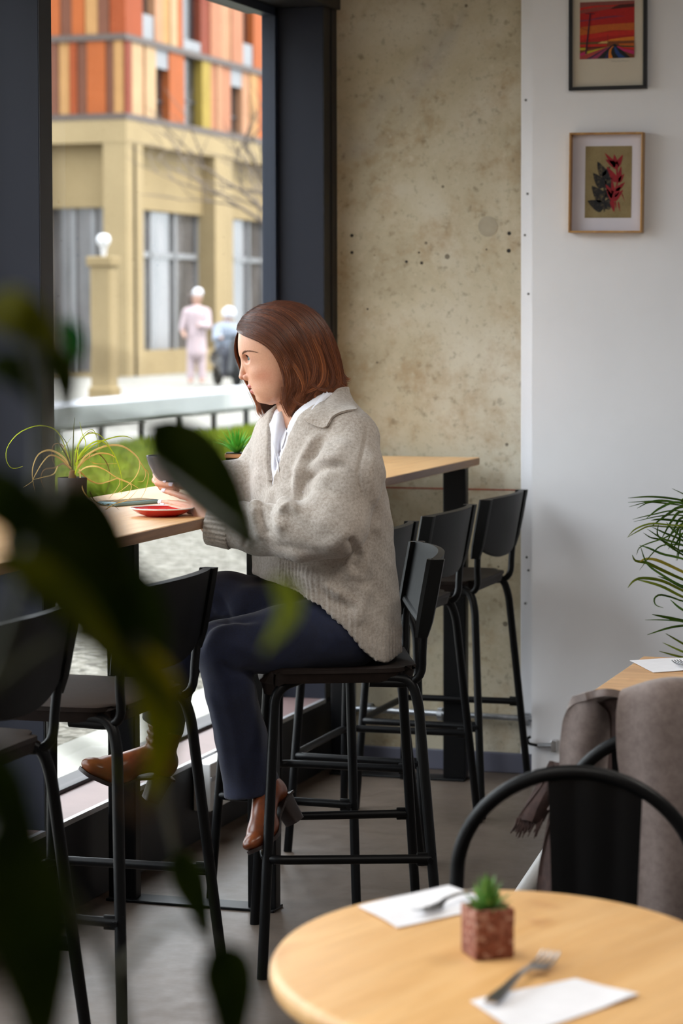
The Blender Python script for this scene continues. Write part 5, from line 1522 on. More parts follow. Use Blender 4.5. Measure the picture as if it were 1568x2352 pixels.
# ------------------------------------------------ hair
k = NT('auburn_hair'); at = k.n('Attribute', attribute_name='tint'); k.col(at.outputs['Color']); k.set(Roughness=.36); k.b.inputs['Specular IOR Level'].default_value = .55
hair_m = k.m
EN = .079
def envelope(px, py, s=1.):
    dx = px-655; rx = np.where(dx < 0, 117, 139); q = (dx/rx)**2+(np.maximum(0, 801-py)/111)**2
    base = np.sqrt(np.clip(1-q/s**2, .0, 1))
    low = np.clip(1-.0042*np.maximum(0, py-880), .45, 1)
    return EN*s*base*low
near_g = [
    [(547, 763), (562, 771), (590, 782), (617, 799), (637, 826), (648, 856), (654, 886), (652, 908), (640, 930)],
    [(543, 755), (566, 760), (598, 772), (628, 792), (650, 822), (662, 854), (668, 886), (662, 912), (646, 936)],
    [(546, 744), (582, 748), (618, 765), (648, 796), (670, 832), (682, 862), (682, 886), (668, 908), (650, 926)],
    [(556, 729), (598, 730), (640, 752), (668, 788), (690, 830), (702, 866), (700, 898), (684, 926), (662, 958)],
    [(571, 715), (620, 714), (662, 738), (692, 778), (713, 825), (722, 865), (717, 897), (700, 926), (678, 966)],
    [(590, 704), (640, 704), (684, 727), (714, 767), (734, 815), (744, 858), (741, 886), (722, 908), (694, 950)],
    [(612, 697), (658, 699), (700, 720), (732, 760), (751, 807), (762, 850), (763, 878), (748, 898), (716, 922)],
    [(630, 693), (672, 697), (714, 716), (746, 754), (765, 802), (777, 846), (780, 872), (770, 890), (738, 900)],
    [(645, 692), (688, 698), (728, 719), (757, 757), (775, 806), (786, 850), (791, 873), (783, 889), (756, 904)]]
far_g = [
    [(546, 764), (539, 780), (537, 806), (543, 833), (556, 862), (574, 890), (587, 912), (594, 936), (606, 958)],
    [(547, 756), (545, 784), (552, 822), (566, 858), (586, 890), (600, 914), (606, 938), (616, 966)],
    [(556, 735), (575, 770), (596, 815), (610, 860), (618, 900), (620, 930), (632, 966)],
    [(590, 705), (630, 750), (655, 810), (665, 860), (660, 905), (645, 940), (648, 968)],
    [(612, 697), (672, 740), (700, 800), (710, 850), (708, 895), (690, 940)],
    [(645, 692), (700, 708), (748, 752), (772, 806), (784, 850), (782, 880), (752, 905)]]
NS = 22
# depth of the bare head over the picture plane, so that hair never sinks into it
HT = bvh(HV, HQ)
_gx = np.arange(530, 800, 4.); _gy = np.arange(688, 980, 4.); _D = np.zeros((len(_gx), len(_gy)))
for i_, x_ in enumerate(_gx):
    for j_, y_ in enumerate(_gy):
        o = W(x_, y_, -.25); e_ = W(x_, y_, .25)-o; e_ /= np.linalg.norm(e_); h_ = HT.ray_cast(Vector(o), Vector(e_))
        _D[i_, j_] = -h_[0][1] if h_[0] is not None else 0.
_D = np.maximum(_D, 0)
def head_depth(px, py):
    a = np.clip((px-530)/4, 0, len(_gx)-1.001); b = np.clip((py-688)/4, 0, len(_gy)-1.001); i = a.astype(int); j = b.astype(int); u = a-i; v = b-j
    return _D[i, j]*(1-u)*(1-v)+_D[i+1, j]*u*(1-v)+_D[i, j+1]*(1-u)*v+_D[i+1, j+1]*u*v
def resamp(g):
    return np.array([bez(np.array(p, float), NS) for p in g])
NG, FG = resamp(near_g), resamp(far_g)
def guide(G, u):
    i = np.clip(u.astype(int), 0, len(G)-2); f = (u-i)[:, None, None]; return G[i]*(1-f)+G[i+1]*f
DARK, MIDC, LITE = np.array(srgb(58, 36, 30)[:3]), np.array(srgb(116, 68, 46)[:3]), np.array(srgb(196, 118, 66)[:3])
def strands(G, n, side, lay=(.80, 1.0), wob=6.0, rad=.0005, spread=1.0, ncl=120, stray=0.):
    """strands gathered in locks that wave more and more toward their ends"""
    g_top = len(G)-1.001
    uc = np.sort(RNG.uniform(0, g_top, ncl)); cl = RNG.integers(0, ncl, n)
    u = np.clip(uc[cl]+RNG.normal(0, .085, n)*spread, 0, g_top); P = guide(G, u)
    lay_ = np.clip(RNG.uniform(*lay, ncl)[cl]+RNG.normal(0, .022, n), lay[0], lay[1]+stray)
    t = np.linspace(0, 1, NS)[None]
    ph = RNG.uniform(0, 6.28, ncl)[cl][:, None]; am = RNG.uniform(.25, 1.5, ncl)[cl][:, None]; fr = RNG.uniform(5, 9, ncl)[cl][:, None]
    fl = (RNG.normal(.2, 1.0, ncl)[cl][:, None])          # flick of the tips
    wv = np.sin(t*fr+ph)*am*wob*t**1.6
    own = RNG.normal(0, 1., n)[:, None]; own2 = RNG.normal(0, 1., n)[:, None]
    tx = np.gradient(P[:, :, 0], axis=1); ty = np.gradient(P[:, :, 1], axis=1); ln = np.sqrt(tx**2+ty**2)+1e-6; nx_, ny_ = -ty/ln, tx/ln
    side_off = wv+own*(.8+2.2*t**2)*spread+fl*9*np.clip(t-.72, 0, 1)**1.5*6
    px = P[:, :, 0]+nx_*side_off; py = P[:, :, 1]+ny_*side_off+own2*(.5+1.5*t**2)
    if stray: px = px+own*14*t*stray*6; py = py+own2*10*t*stray*6-6*t*stray*6
    cut = np.clip(RNG.uniform(.70, 1.0, ncl)[cl]+RNG.normal(0, .035, n), .6, 1.)
    sc = lay_[:, None]; px = 655+(px-655)*(.90+.10*sc); py = np.where(py < 801, 801+(py-801)*(.90+.10*sc), py)
    off = envelope(px, py, 1.0)*(.68+.32*sc)
    dep = RNG.normal(0, .0035, ncl)[cl][:, None]
    off = np.maximum(off+dep*t, head_depth(px, py)+.002+.010*np.clip(sc-.75, 0, .25)*4*np.clip(t*3, .25, 1))*side
    off += RNG.normal(0, .0016, n)[:, None]*t
    a0 = W(655, 801, 0.); ex = (W(755, 801, 0.)-a0)/100; ez = (W(655, 901, 0.)-a0)/100; ey = (W(655, 801, .05)-a0)/.05
    V = a0+(px-655)[..., None]*ex+(py-801)[..., None]*ez+off[..., None]*ey
    base = np.clip(.5*RNG.uniform(0, 1, n)**1.3+.6*RNG.uniform(0, 1, ncl)[cl]**1.3, 0, 1)
    m1 = np.clip(base[:, None]*.62+t*.46-.10, 0, 1)
    colr = np.where(m1[..., None] < .5, DARK+(MIDC-DARK)*(m1[..., None]*2), MIDC+(LITE-MIDC)*((m1[..., None]-.5)*2))
    return V, colr, rad*RNG.uniform(.7, 1.3, n), cut
def tubes(V, colr, rad, cut=None, nseg=3):
    n, K_, _ = V.shape
    if cut is not None:
        idx = cut[:, None]*np.arange(K_)[None]; i0 = np.clip(idx.astype(int), 0, K_-2); f = (idx-i0)[..., None]; r_ = np.arange(n)[:, None]
        V = V[r_, i0]*(1-f)+V[r_, i0+1]*f
    T = np.gradient(V, axis=1); T /= np.linalg.norm(T, axis=2, keepdims=True)+1e-12
    A = np.array([.3, -.8, .5]); U = np.cross(T, A); U /= np.linalg.norm(U, axis=2, keepdims=True)+1e-12; W2 = np.cross(T, U)
    tap = np.interp(np.linspace(0, 1, K_), [0, .7, 1], [1, .85, .12])[None, :, None]*rad[:, None, None]
    P = np.stack([V+(U*math.cos(2*PI*q/nseg)+W2*math.sin(2*PI*q/nseg))*tap for q in range(nseg)], 2)
    ids = np.arange(n*K_*nseg).reshape(n, K_, nseg)
    Fq = np.stack([ids[:, :-1], np.roll(ids, -1, 2)[:, :-1], np.roll(ids, -1, 2)[:, 1:], ids[:, 1:]], -1).reshape(-1, 4)
    return P.reshape(-1, 3), Fq, np.repeat(colr[:, :, None], nseg, 2).reshape(-1, 3)
parts_ = [strands(NG, 5200, -1), strands(FG, 1700, 1, (.75, .98), ncl=50)]
# separate curling locks over the main fall of hair
def lock(pts, n, wpx, lift, tone, side=-1, rad=.0005):
    P = bez(np.array(pts, float), NS)[None]*np.ones((n, 1, 1)); t = np.linspace(0, 1, NS)[None]
    tx = np.gradient(P[:, :, 0], axis=1); ty = np.gradient(P[:, :, 1], axis=1); ln = np.sqrt(tx**2+ty**2)+1e-6
    a = RNG.normal(0, 1, n)[:, None]; w_ = wpx*(1-.55*t**2); so = a*w_+np.sin(t*7+a*.6)*1.3*t
    px = P[:, :, 0]-ty/ln*so; py = P[:, :, 1]+tx/ln*so
    off = (np.maximum(envelope(px, py, 1.0)*.97, head_depth(px, py)+.004)+lift*np.sin(PI*np.clip(t*1.05, 0, 1))*(1-.25*np.minimum(a**2, 3)))*side+RNG.normal(0, .001, n)[:, None]
    a0 = W(655, 801, 0.); ex = (W(755, 801, 0.)-a0)/100; ez = (W(655, 901, 0.)-a0)/100; ey = (W(655, 801, .05)-a0)/.05
    V = a0+(px-655)[..., None]*ex+(py-801)[..., None]*ez+off[..., None]*ey
    m1 = np.clip(tone+RNG.normal(0, .16, n)[:, None]+.22*(t-.5), 0, 1)
    colr = np.where(m1[..., None] < .5, DARK+(MIDC-DARK)*(m1[..., None]*2), MIDC+(LITE-MIDC)*((m1[..., None]-.5)*2))
    return V, colr, rad*RNG.uniform(.7, 1.3, n), RNG.uniform(.82, 1., n)
for pts, n, wp, lf, tn in (
    ([(612, 772), (640, 798), (668, 832), (688, 862), (696, 888), (688, 908), (668, 924), (648, 934)], 170, 5, .006, .72), ([(625, 752), (660, 785), (692, 830), (706, 866), (704, 896), (686, 918), (660, 932)], 150, 6, .004, .55),
    ([(690, 760), (714, 806), (724, 846), (716, 876), (702, 892), (698, 912), (706, 934)], 120, 5, .006, .62), ([(716, 770), (738, 820), (744, 858), (734, 884), (712, 896), (690, 904), (672, 920)], 140, 5, .007, .66),
    ([(740, 790), (756, 834), (764, 864), (756, 888), (736, 898), (714, 898)], 120, 5, .006, .42), ([(756, 800), (772, 842), (784, 868), (792, 884), (789, 896)], 80, 4, .002, .5), ([(748, 780), (770, 830), (779, 864), (774, 888), (758, 902), (748, 906)], 110, 5, .005, .5),
    ([(764, 820), (782, 856), (796, 872), (806, 868)], 40, 4, .002, .5), ([(758, 840), (772, 872), (790, 890), (802, 894)], 44, 4, .003, .55), ([(744, 850), (750, 882), (766, 902), (784, 902)], 50, 4, .004, .6), ([(730, 860), (734, 888), (722, 906), (728, 920), (744, 918)], 50, 4, .005, .7), ([(708, 870), (714, 900), (702, 922), (706, 944), (722, 946)], 50, 4, .004, .6),
    ([(600, 742), (640, 760), (672, 800), (694, 846), (708, 876)], 40, 7, .001, .5), ([(660, 715), (700, 748), (726, 800), (742, 850)], 34, 7, .001, .5), ([(690, 712), (728, 748), (752, 800), (766, 850)], 30, 7, .001, .5), ([(672, 850), (686, 890), (692, 918), (688, 944), (676, 968)], 110, 5, .004, .50), ([(690, 880), (704, 912), (706, 936), (696, 960), (686, 974)], 90, 4, .004, .36), ([(655, 888), (652, 916), (658, 940), (668, 958)], 80, 5, .003, .62), ([(705, 880), (722, 906), (732, 920), (742, 926)], 26, 3, .002, .3),
    ([(700, 850), (716, 880), (736, 894), (760, 896), (776, 888)], 70, 4, .008, .55), ([(668, 905), (680, 922), (700, 930), (722, 918)], 60, 4, .007, .6)):
    parts_.append(lock(pts, n, wp, lf, tn))
for pts, n, wp, lf, tn in (([(560, 860), (580, 900), (592, 930), (594, 948), (606, 962)], 60, 4, .0, .7), ([(600, 900), (604, 930), (618, 950), (634, 960)], 70, 5, .0, .6), ([(640, 905), (630, 935), (634, 955), (646, 968)], 70, 6, .0, .5)):
    parts_.append(lock(pts, n, wp, lf, tn, 1))
# flyaways
fa = strands(NG, 260, -1, (.97, 1.0), 9, .00020, 2.2, 90, .07); parts_.append(fa)
Vs, Qs, Cs, o_ = [], [], [], 0
for p_ in parts_:
    v_, q_, c_ = tubes(*p_); Vs.append(v_); Qs.append(q_+o_); Cs.append(c_); o_ += len(v_)
# scalp cap under the strands
def cap(G, side, s):
    nG = 30; u = np.linspace(0, len(G)-1.001, nG); P = guide(G, u); px = 655+(P[:, :, 0]-655)*.94; py = np.where(P[:, :, 1] < 801, 801+(P[:, :, 1]-801)*.94, P[:, :, 1]-(P[:, :, 1] > 860)*6)
    off = np.maximum(envelope(px, py, 1.)*s, head_depth(px, py)+.0015)*side
    a0 = W(655, 801, 0.); ex = (W(755, 801, 0.)-a0)/100; ez = (W(655, 901, 0.)-a0)/100; ey = (W(655, 801, .05)-a0)/.05
    V = a0+(px-655)[..., None]*ex+(py-801)[..., None]*ez+off[..., None]*ey
    ids = np.arange(nG*NS).reshape(nG, NS); Fq = np.stack([ids[:-1, :-1], ids[1:, :-1], ids[1:, 1:], ids[:-1, 1:]], -1).reshape(-1, 4)
    return V.reshape(-1, 3), Fq
for G, sd in ((NG, -1), (FG, 1)):
    v_, q_ = cap(G, sd, .80); Vs.append(v_); Qs.append(q_+o_); Cs.append(np.tile(DARK, (len(v_), 1))); o_ += len(v_)
me = fast_mesh('hair', np.concatenate(Vs), np.concatenate(Qs)); set_color(me, np.concatenate(Cs))
hair = link('hair', me, hair_m, woman)

# eyebrows on the face
brow = [(556, 813), (562, 808.8), (573, 806.4), (590, 809)]
Vb = []; n = 150; Bp = bez(np.array(brow), 50)
for i in range(n):
    t = RNG.uniform(0, .97); b0 = Bp[int(t*49)]+RNG.normal(0, [.5, 1.15*(1-t*.7)]); d = Bp[min(49, int(t*49)+3)]-Bp[int(t*49)]; d = d/np.linalg.norm(d)
    row = []
    for s_ in (0, .5, 1.):
        p = b0+d*s_*6+np.array([0, (-1.6*(1-t) if s_ else 0)*s_+s_*.4]); o = W(p[0], p[1], -.3); e = W(p[0], p[1], .1)-o; e /= np.linalg.norm(e)
        h = HT.ray_cast(Vector(o), Vector(e)); row.append(np.array(h[0])-e*.0008*(.5+s_) if h[0] is not None else None)
    if all(q is not None for q in row): Vb.append(bez(row, 5))
Vb = np.array(Vb); v_, q_, c_ = tubes(Vb, np.tile(np.array(srgb(126, 86, 66)[:3]), (len(Vb), 5, 1)), np.full(len(Vb), .00028))
me = fast_mesh('eyebrow', v_, q_); set_color(me, c_); link('eyebrow', me, hair_m, body)
# ================================================================== PLANTS
def leaf_mat(name, c1, c2, trans=.3, rough=.4):
    k = NT(name); co = k.coord(); nz = k.noise(co, 22, 4); r = k.ramp(nz, [(.3, c1), (.7, c2)])
    k.col(r); k.set(Roughness=max(rough, .5)); k.b.inputs['Specular IOR Level'].default_value = .12
    t = k.n('BsdfTranslucent'); k.l(r, t.inputs[0]); mx = k.n('MixShader'); mx.inputs[0].default_value = trans
    k.l(k.b, mx.inputs[1]); k.l(t, mx.inputs[2]); k.l(mx, k.out.inputs['Surface']); return k.m
LM = {'dark': leaf_mat('dark_leaf', srgb(36, 54, 8), srgb(62, 72, 12), .45), 'olive': leaf_mat('olive_leaf', srgb(92, 98, 16), srgb(128, 126, 24), .5), 'yellow': leaf_mat('yellow_green_leaf', srgb(128, 128, 18), srgb(168, 156, 28), .55),
      'bright': leaf_mat('bright_leaf', srgb(30, 120, 62), srgb(52, 142, 74), .55), 'dry': leaf_mat('dry_leaf', srgb(112, 84, 50), srgb(140, 108, 66), .3), 'lime': leaf_mat('lime_leaf', srgb(150, 160, 70), srgb(176, 182, 92), .6)}
stem_m = simple('plant_stem', srgb(52, 54, 22), .6, 0, .1, 40)

def broad_leaf(P, hw, m_, parent, fold=.25, prof=None, tilt=0., org=np.zeros(3)):
    """ovate leaf along 3D points P, half width hw, gently folded along the midrib"""
    A = bez(P, 18); n = len(A); nv = 9; G = np.zeros((n, nv, 3))
    vd = A.mean(0)+org-CAM; vd /= np.linalg.norm(vd)
    for i in range(n):
        t = i/(n-1); T = A[min(i+1, n-1)]-A[max(i-1, 0)]; T /= np.linalg.norm(T); s_ = np.cross(T, vd); s_ /= np.linalg.norm(s_)+1e-9; nn = np.cross(s_, T)
        s2 = s_*math.cos(tilt)+nn*math.sin(tilt); n2 = np.cross(s2, T)
        w_ = hw*(prof(t) if prof else max(.03, math.sin(PI*t**.80)**.78*(1.06-.32*t)))
        for j in range(nv):
            v = -1+2*j/(nv-1); G[i, j] = A[i]+s2*w_*v*math.cos(fold*abs(v))+n2*w_*(-fold*abs(v)+.06*math.sin(t*9+v*2))
    return MB().sheet(G, .0007).build('leaf', m_, parent, True)

# ---- large trailing plant close to the camera
PP = at_depth(-420, 2500, 1.35)
vine = empty('trailing_plant', (PP[0], PP[1], 0), 0, 'large dark trailing houseplant reaching in front of the counter and stools', 'plant')
vo_ = np.array([PP[0], PP[1], 0])
def VP(px, py, D): return at_depth(px, py, D)-vo_
pz = PP[2]-.16
MB().lathe([(0, .0), (.17, 0), (.17, .02), (.03, .04), (.03, pz-.03), (.13, pz-.02), (.13, pz), (0, pz)], 24).build('plant_stand', M['black_metal'], vine)
MB().lathe([(0, pz), (.085, pz), (.11, pz+.16), (.115, pz+.165), (.105, pz+.165), (.10, pz+.14), (0, pz+.14)], 28).build('pot', simple('clay_pot', srgb(120, 96, 80), .8, 0, .06, 20), vine, True)
def st(P, r=.0032): MB().tube(bez([VP(*p) if len(p) == 3 and abs(p[0]) > 5 or True else p for p in P], 26), r, 8).build('stem', stem_m, vine, True)
root = (-420, 2280, 1.35)
st([root, (-200, 1900, 1.32), (-40, 1600, 1.28), (60, 1300, 1.25), (100, 1000, 1.28), (60, 760, 1.26), (-20, 700, 1.25)], .0036)
st([(60, 1300, 1.25), (130, 1120, 1.28), (150, 950, 1.45), (165, 850, 1.6)], .0024)
st([(100, 1000, 1.28), (200, 960, 1.45), (350, 975, 1.7)], .0022)
st([root, (-150, 2060, 1.3), (0, 1900, 1.25), (130, 2020, 1.28), (200, 2120, 1.32), (262, 2240, 1.38), (300, 2420, 1.4)], .0034)
st([(-40, 1600, 1.28), (120, 1480, 1.3), (260, 1480, 1.33), (330, 1500, 1.35), (372, 1800, 1.55), (390, 1900, 1.75), (402, 1955, 1.9)], .0026)
st([(262, 2240, 1.38), (400, 2120, 1.45), (500, 2170, 1.5)], .0022)
st([(200, 960, 1.45), (420, 1120, 1.3), (560, 1240, 1.2), (634, 1322, 1.4)], .0012)
for pts, hw, m_, fold, tilt in (
    ([(-30, 690, 1.25), (60, 735, 1.24), (150, 800, 1.27)], 62, 'olive', .3, .2), ([(148, 728, 1.58), (174, 790, 1.6), (160, 862, 1.62)], 24, 'bright', .2, .0),
    ([(108, 790, 1.5), (146, 870, 1.5), (150, 990, 1.5)], 40, 'dark', .3, .3), ([(180, 832, 1.05), (250, 834, 1.05), (335, 868, 1.06)], 13, 'dry', .3, .5),
    ([(-30, 830, 1.3), (50, 862, 1.3), (118, 965, 1.33)], 46, 'dark', .3, .2), ([(95, 1105, 1.28), (130, 1230, 1.3), (215, 1370, 1.32), (345, 1610, 1.36)], 150, 'dark', .2, .1),
    ([(-70, 1090, 1.2), (40, 1170, 1.2), (200, 1275, 1.22)], 72, 'dark', .2, .1), ([(150, 1120, 1.3), (228, 1220, 1.3), (330, 1420, 1.33)], 70, 'dark', .25, -.2),
    ([(345, 968, 1.7), (436, 1058, 1.7), (515, 1160, 1.7), (594, 1272, 1.7)], 84, 'dark', .3, .1),
    ([(632, 1320, 1.4), (664, 1400, 1.4), (604, 1498, 1.41)], 31, 'lime', .3, .3), ([(-30, 1290, 1.2), (90, 1325, 1.22), (200, 1420, 1.24), (285, 1550, 1.26)], 52, 'olive', .3, .4),
    ([(318, 1480, 1.35), (366, 1640, 1.35), (350, 1850, 1.36)], 62, 'yellow', .3, .3), ([(260, 1490, 1.33), (330, 1560, 1.33), (430, 1660, 1.35)], 42, 'olive', .3, .2),
    ([(402, 1950, 1.9), (440, 2040, 1.9), (484, 2160, 1.9)], 44, 'dark', .3, .1), ([(0, 1880, 1.2), (50, 2060, 1.2), (84, 2240, 1.2), (100, 2480, 1.22)], 118, 'dark', .2, .1),
    ([(498, 2165, 1.5), (528, 2270, 1.5), (532, 2460, 1.5)], 70, 'dark', .25, .1), ([(120, 1685, 1.3), (230, 1748, 1.3), (335, 1805, 1.32)], 13, 'olive', .3, .3),
    ([(300, 1820, 1.0), (318, 1850, 1.0), (322, 1885, 1.0)], 24, 'dry', .3, .2), ([(-40, 1700, 1.2), (20, 1860, 1.2), (110, 1990, 1.22)], 66, 'dark', .3, .3), ([(300, 1290, 1.4), (345, 1420, 1.4), (372, 1560, 1.4)], 48, 'dark', .3, .1)):
    D = pts[0][2]; broad_leaf([VP(*p) for p in pts], hw*D/F_PX, LM[m_], vine, fold, None, tilt, vo_)

# ---- curly air plant in a dark pot at the window end of the counter
gp_ = on_z(166, 1163, CT); g0_ = at_depth(166, 1100, 6.41); gp_ = np.array([g0_[0], g0_[1], CT])
air = empty('curly_grass_plant', tuple(gp_), 0, 'wispy curling grass plant in a dark round pot beside the phone', 'plant')
MB().lathe([(0, 0), (.033, 0), (.0355, .004), (.0372, .082), (.0355, .084), (.034, .076), (0, .074)], 32).build('pot', simple('dark_pot', srgb(52, 40, 34), .6, 0, .08, 60), air, True)
GD = FV@(gp_-PO)
def GPx(zx, zy, off): 
    p = W(zx/3.92, 640+zy/3.92, GD+off); return PO+RV*p[0]+FV*p[1]+np.array([0, 0, p[2]])-gp_
bl_y = leaf_mat('straw_blade', srgb(222, 190, 112), srgb(238, 212, 146), .45, .6); bl_g = leaf_mat('green_blade', srgb(176, 192, 40), srgb(212, 220, 66), .5, .5); bl_b = leaf_mat('brown_blade', srgb(120, 92, 60), srgb(156, 120, 76), .3, .6); bl_d = leaf_mat('dark_blade', srgb(74, 80, 36), srgb(104, 104, 48), .3, .5)
blades = [
    ('d', 7, [(655, 1740), (655, 1600), (660, 1450), (664, 1340), (672, 1250)], 0), ('d', 9, [(640, 1700), (590, 1580), (530, 1480), (490, 1420)], -.02), ('g', 5, [(640, 1690), (600, 1560), (545, 1420), (470, 1345), (330, 1325), (170, 1390), (70, 1510), (55, 1620), (90, 1695), (140, 1708), (205, 1690)], -.03),
    ('y', 8, [(640, 1700), (560, 1600), (450, 1545), (350, 1580), (300, 1680), (292, 1790), (318, 1930)], .02), ('y', 7, [(640, 1710), (550, 1625), (455, 1590), (380, 1660), (310, 1780), (285, 1830), (210, 1880)], -.02), ('b', 7, [(645, 1720), (570, 1665), (500, 1700), (400, 1720), (368, 1790), (390, 1870), (455, 1960)], .03), ('y', 6, [(520, 1690), (480, 1760), (380, 1790), (300, 1810)], 0),
    ('y', 8, [(690, 1710), (780, 1590), (940, 1510), (1090, 1505), (1210, 1580), (1258, 1660), (1230, 1770), (1150, 1860), (1060, 1930)], -.02), ('y', 9, [(690, 1715), (770, 1630), (880, 1575), (980, 1580), (1045, 1615)], .03), ('g', 7, [(680, 1690), (760, 1560), (900, 1470), (1040, 1425), (1130, 1420), (1190, 1440)], .02),
    ('g', 7, [(680, 1680), (730, 1570), (830, 1480), (920, 1465), (1000, 1540), (1060, 1660), (1095, 1800), (1095, 1940)], -.03), ('g', 5, [(672, 1680), (690, 1520), (770, 1410), (870, 1395), (960, 1470), (1010, 1570), (1030, 1700)], .04), ('y', 6, [(700, 1750), (770, 1700), (860, 1690), (950, 1725), (1040, 1785), (1150, 1830), (1250, 1890)], -.04),
    ('y', 6, [(710, 1730), (800, 1810), (890, 1845), (980, 1825), (1060, 1800), (1078, 1840), (1040, 1910), (980, 1980)], .0), ('y', 7, [(715, 1715), (728, 1830), (760, 1930), (830, 1995), (895, 2010)], -.035), ('g', 5, [(690, 1640), (770, 1500), (740, 1390), (716, 1290)], .03), ('b', 5, [(700, 1640), (800, 1575), (890, 1580), (960, 1660), (990, 1770), (975, 1870), (938, 1950)], .05),
    ('d', 6, [(640, 1680), (605, 1500), (545, 1400)], .04), ('g', 8, [(665, 1790), (690, 1700), (698, 1600), (690, 1540), (672, 1560)], -.03), ('b', 5, [(680, 1650), (700, 1520), (760, 1420), (820, 1380), (890, 1420)], .05), ('b', 5, [(640, 1660), (560, 1500), (480, 1500), (470, 1620), (510, 1700)], .05), ('y', 5, [(820, 1560), (800, 1620), (860, 1665), (1050, 1665)], .05), ('y', 4, [(1060, 1800), (1180, 1860), (1130, 1960), (1000, 2010)], -.03), ('y', 4, [(1255, 1640), (1310, 1740), (1290, 1820), (1240, 1830)], .0),
    ('y', 4, [(1290, 1700), (1335, 1760), (1310, 1900), (1260, 1990)], .02), ('b', 4, [(810, 1920), (850, 2000), (930, 2040), (1000, 2030), (1070, 2080)], -.02), ('y', 4, [(950, 2080), (1030, 2030), (1150, 1990), (1240, 1900)], -.01), ('g', 4, [(560, 1560), (600, 1490), (640, 1430)], .02), ('g', 4, [(700, 1560), (730, 1430), (830, 1360), (880, 1470), (910, 1700)], .06)]
for c_, w_, pts, off in blades:
    P = [GPx(x, y, off*min(1, i/2)) for i, (x, y) in enumerate(pts)]
    V_, F_ = leaf_blade(P, w_*.00036, .35, 30, .12, lambda t: (1-.75*t**1.5), up=(-.3, -.9, .2))
    MB().add(V_, F_).build('blade', {'y': bl_y, 'g': bl_g, 'b': bl_b, 'd': bl_d}[c_], air, True)
MB().lathe([(.0, .074), (.012, .076), (.007, .10), (0, .104)], 10).build('leaf_base', bl_b, air, True)

# ---- spiky green plant in a striped wooden box
q = np.array([-2.60, 7.16, CT]); 
tgt = on_z(563, 1090, CT)
spk = empty('spiky_plant', (-2.615, 7.16, CT), .3, 'spiky bright green succulent in a slatted wood and black box behind the woman', 'plant')
wd_ = .036
MB().rbox((-wd_+.003, -wd_+.003, 0), (wd_-.003, wd_-.003, .078), .002).build('pot', M['black_plastic'], spk)
sl = wood('slat_wood', srgb(206, 158, 116), srgb(168, 118, 80), 0, .2, .5)
for z in (.004, .024, .044, .064):
    MB().rbox((-wd_, -wd_, z), (wd_, wd_, z+.011), .001).build('slat', sl, spk)
gm = leaf_mat('fresh_green', srgb(74, 160, 60), srgb(120, 200, 84), .35, .4)
rg = random.Random(2)
for i in range(46):
    a = 2*PI*i*.381966; el = .35+1.15*(i/46)**.9; Lh = rg.uniform(.065, .088)*(1 if i < 36 else .85)
    d = np.array([math.cos(a)*math.cos(el), math.sin(a)*math.cos(el), math.sin(el)]); p0 = np.array([math.cos(a)*.006, math.sin(a)*.006, .078])
    P = [p0, p0+d*Lh*.5+np.array([0, 0, .004]), p0+d*Lh-np.array([0, 0, .004 if el < .9 else 0])]
    MB().add(*leaf_blade(P, .0042, .3, 8, .06, lambda t: (.8+.4*t if t < .4 else .96*(1-(t-.4)/.62)), None)).build('leaf', gm, spk, True)

# ---- palm beside the white wall
pb = np.array([-.62, 7.25, 0.])
palm_ = empty('palm', tuple(pb), 0, 'feathery potted palm standing against the white wall behind the oak table', 'plant')
MB().lathe([(0, 0), (.13, 0), (.17, .32), (.175, .33), (.16, .33), (.155, .30), (0, .30)], 28).build('pot', simple('palm_pot', srgb(70, 66, 64), .6, 0, .05, 10), palm_, True)
pg = [leaf_mat('palm_green', srgb(44, 74, 18), srgb(76, 104, 26), .3, .4), leaf_mat('palm_light', srgb(92, 112, 26), srgb(130, 138, 40), .3, .4), leaf_mat('palm_yellow', srgb(150, 140, 40), srgb(176, 160, 60), .3, .5)]
PD = FV@(pb-PO)
def QP(px, py, off): 
    p = W(px, py, PD+off); return PO+RV*p[0]+FV*p[1]+np.array([0, 0, p[2]])-pb
def z6(x, y): return (1300+x/4.523, 1100+y/4.523)
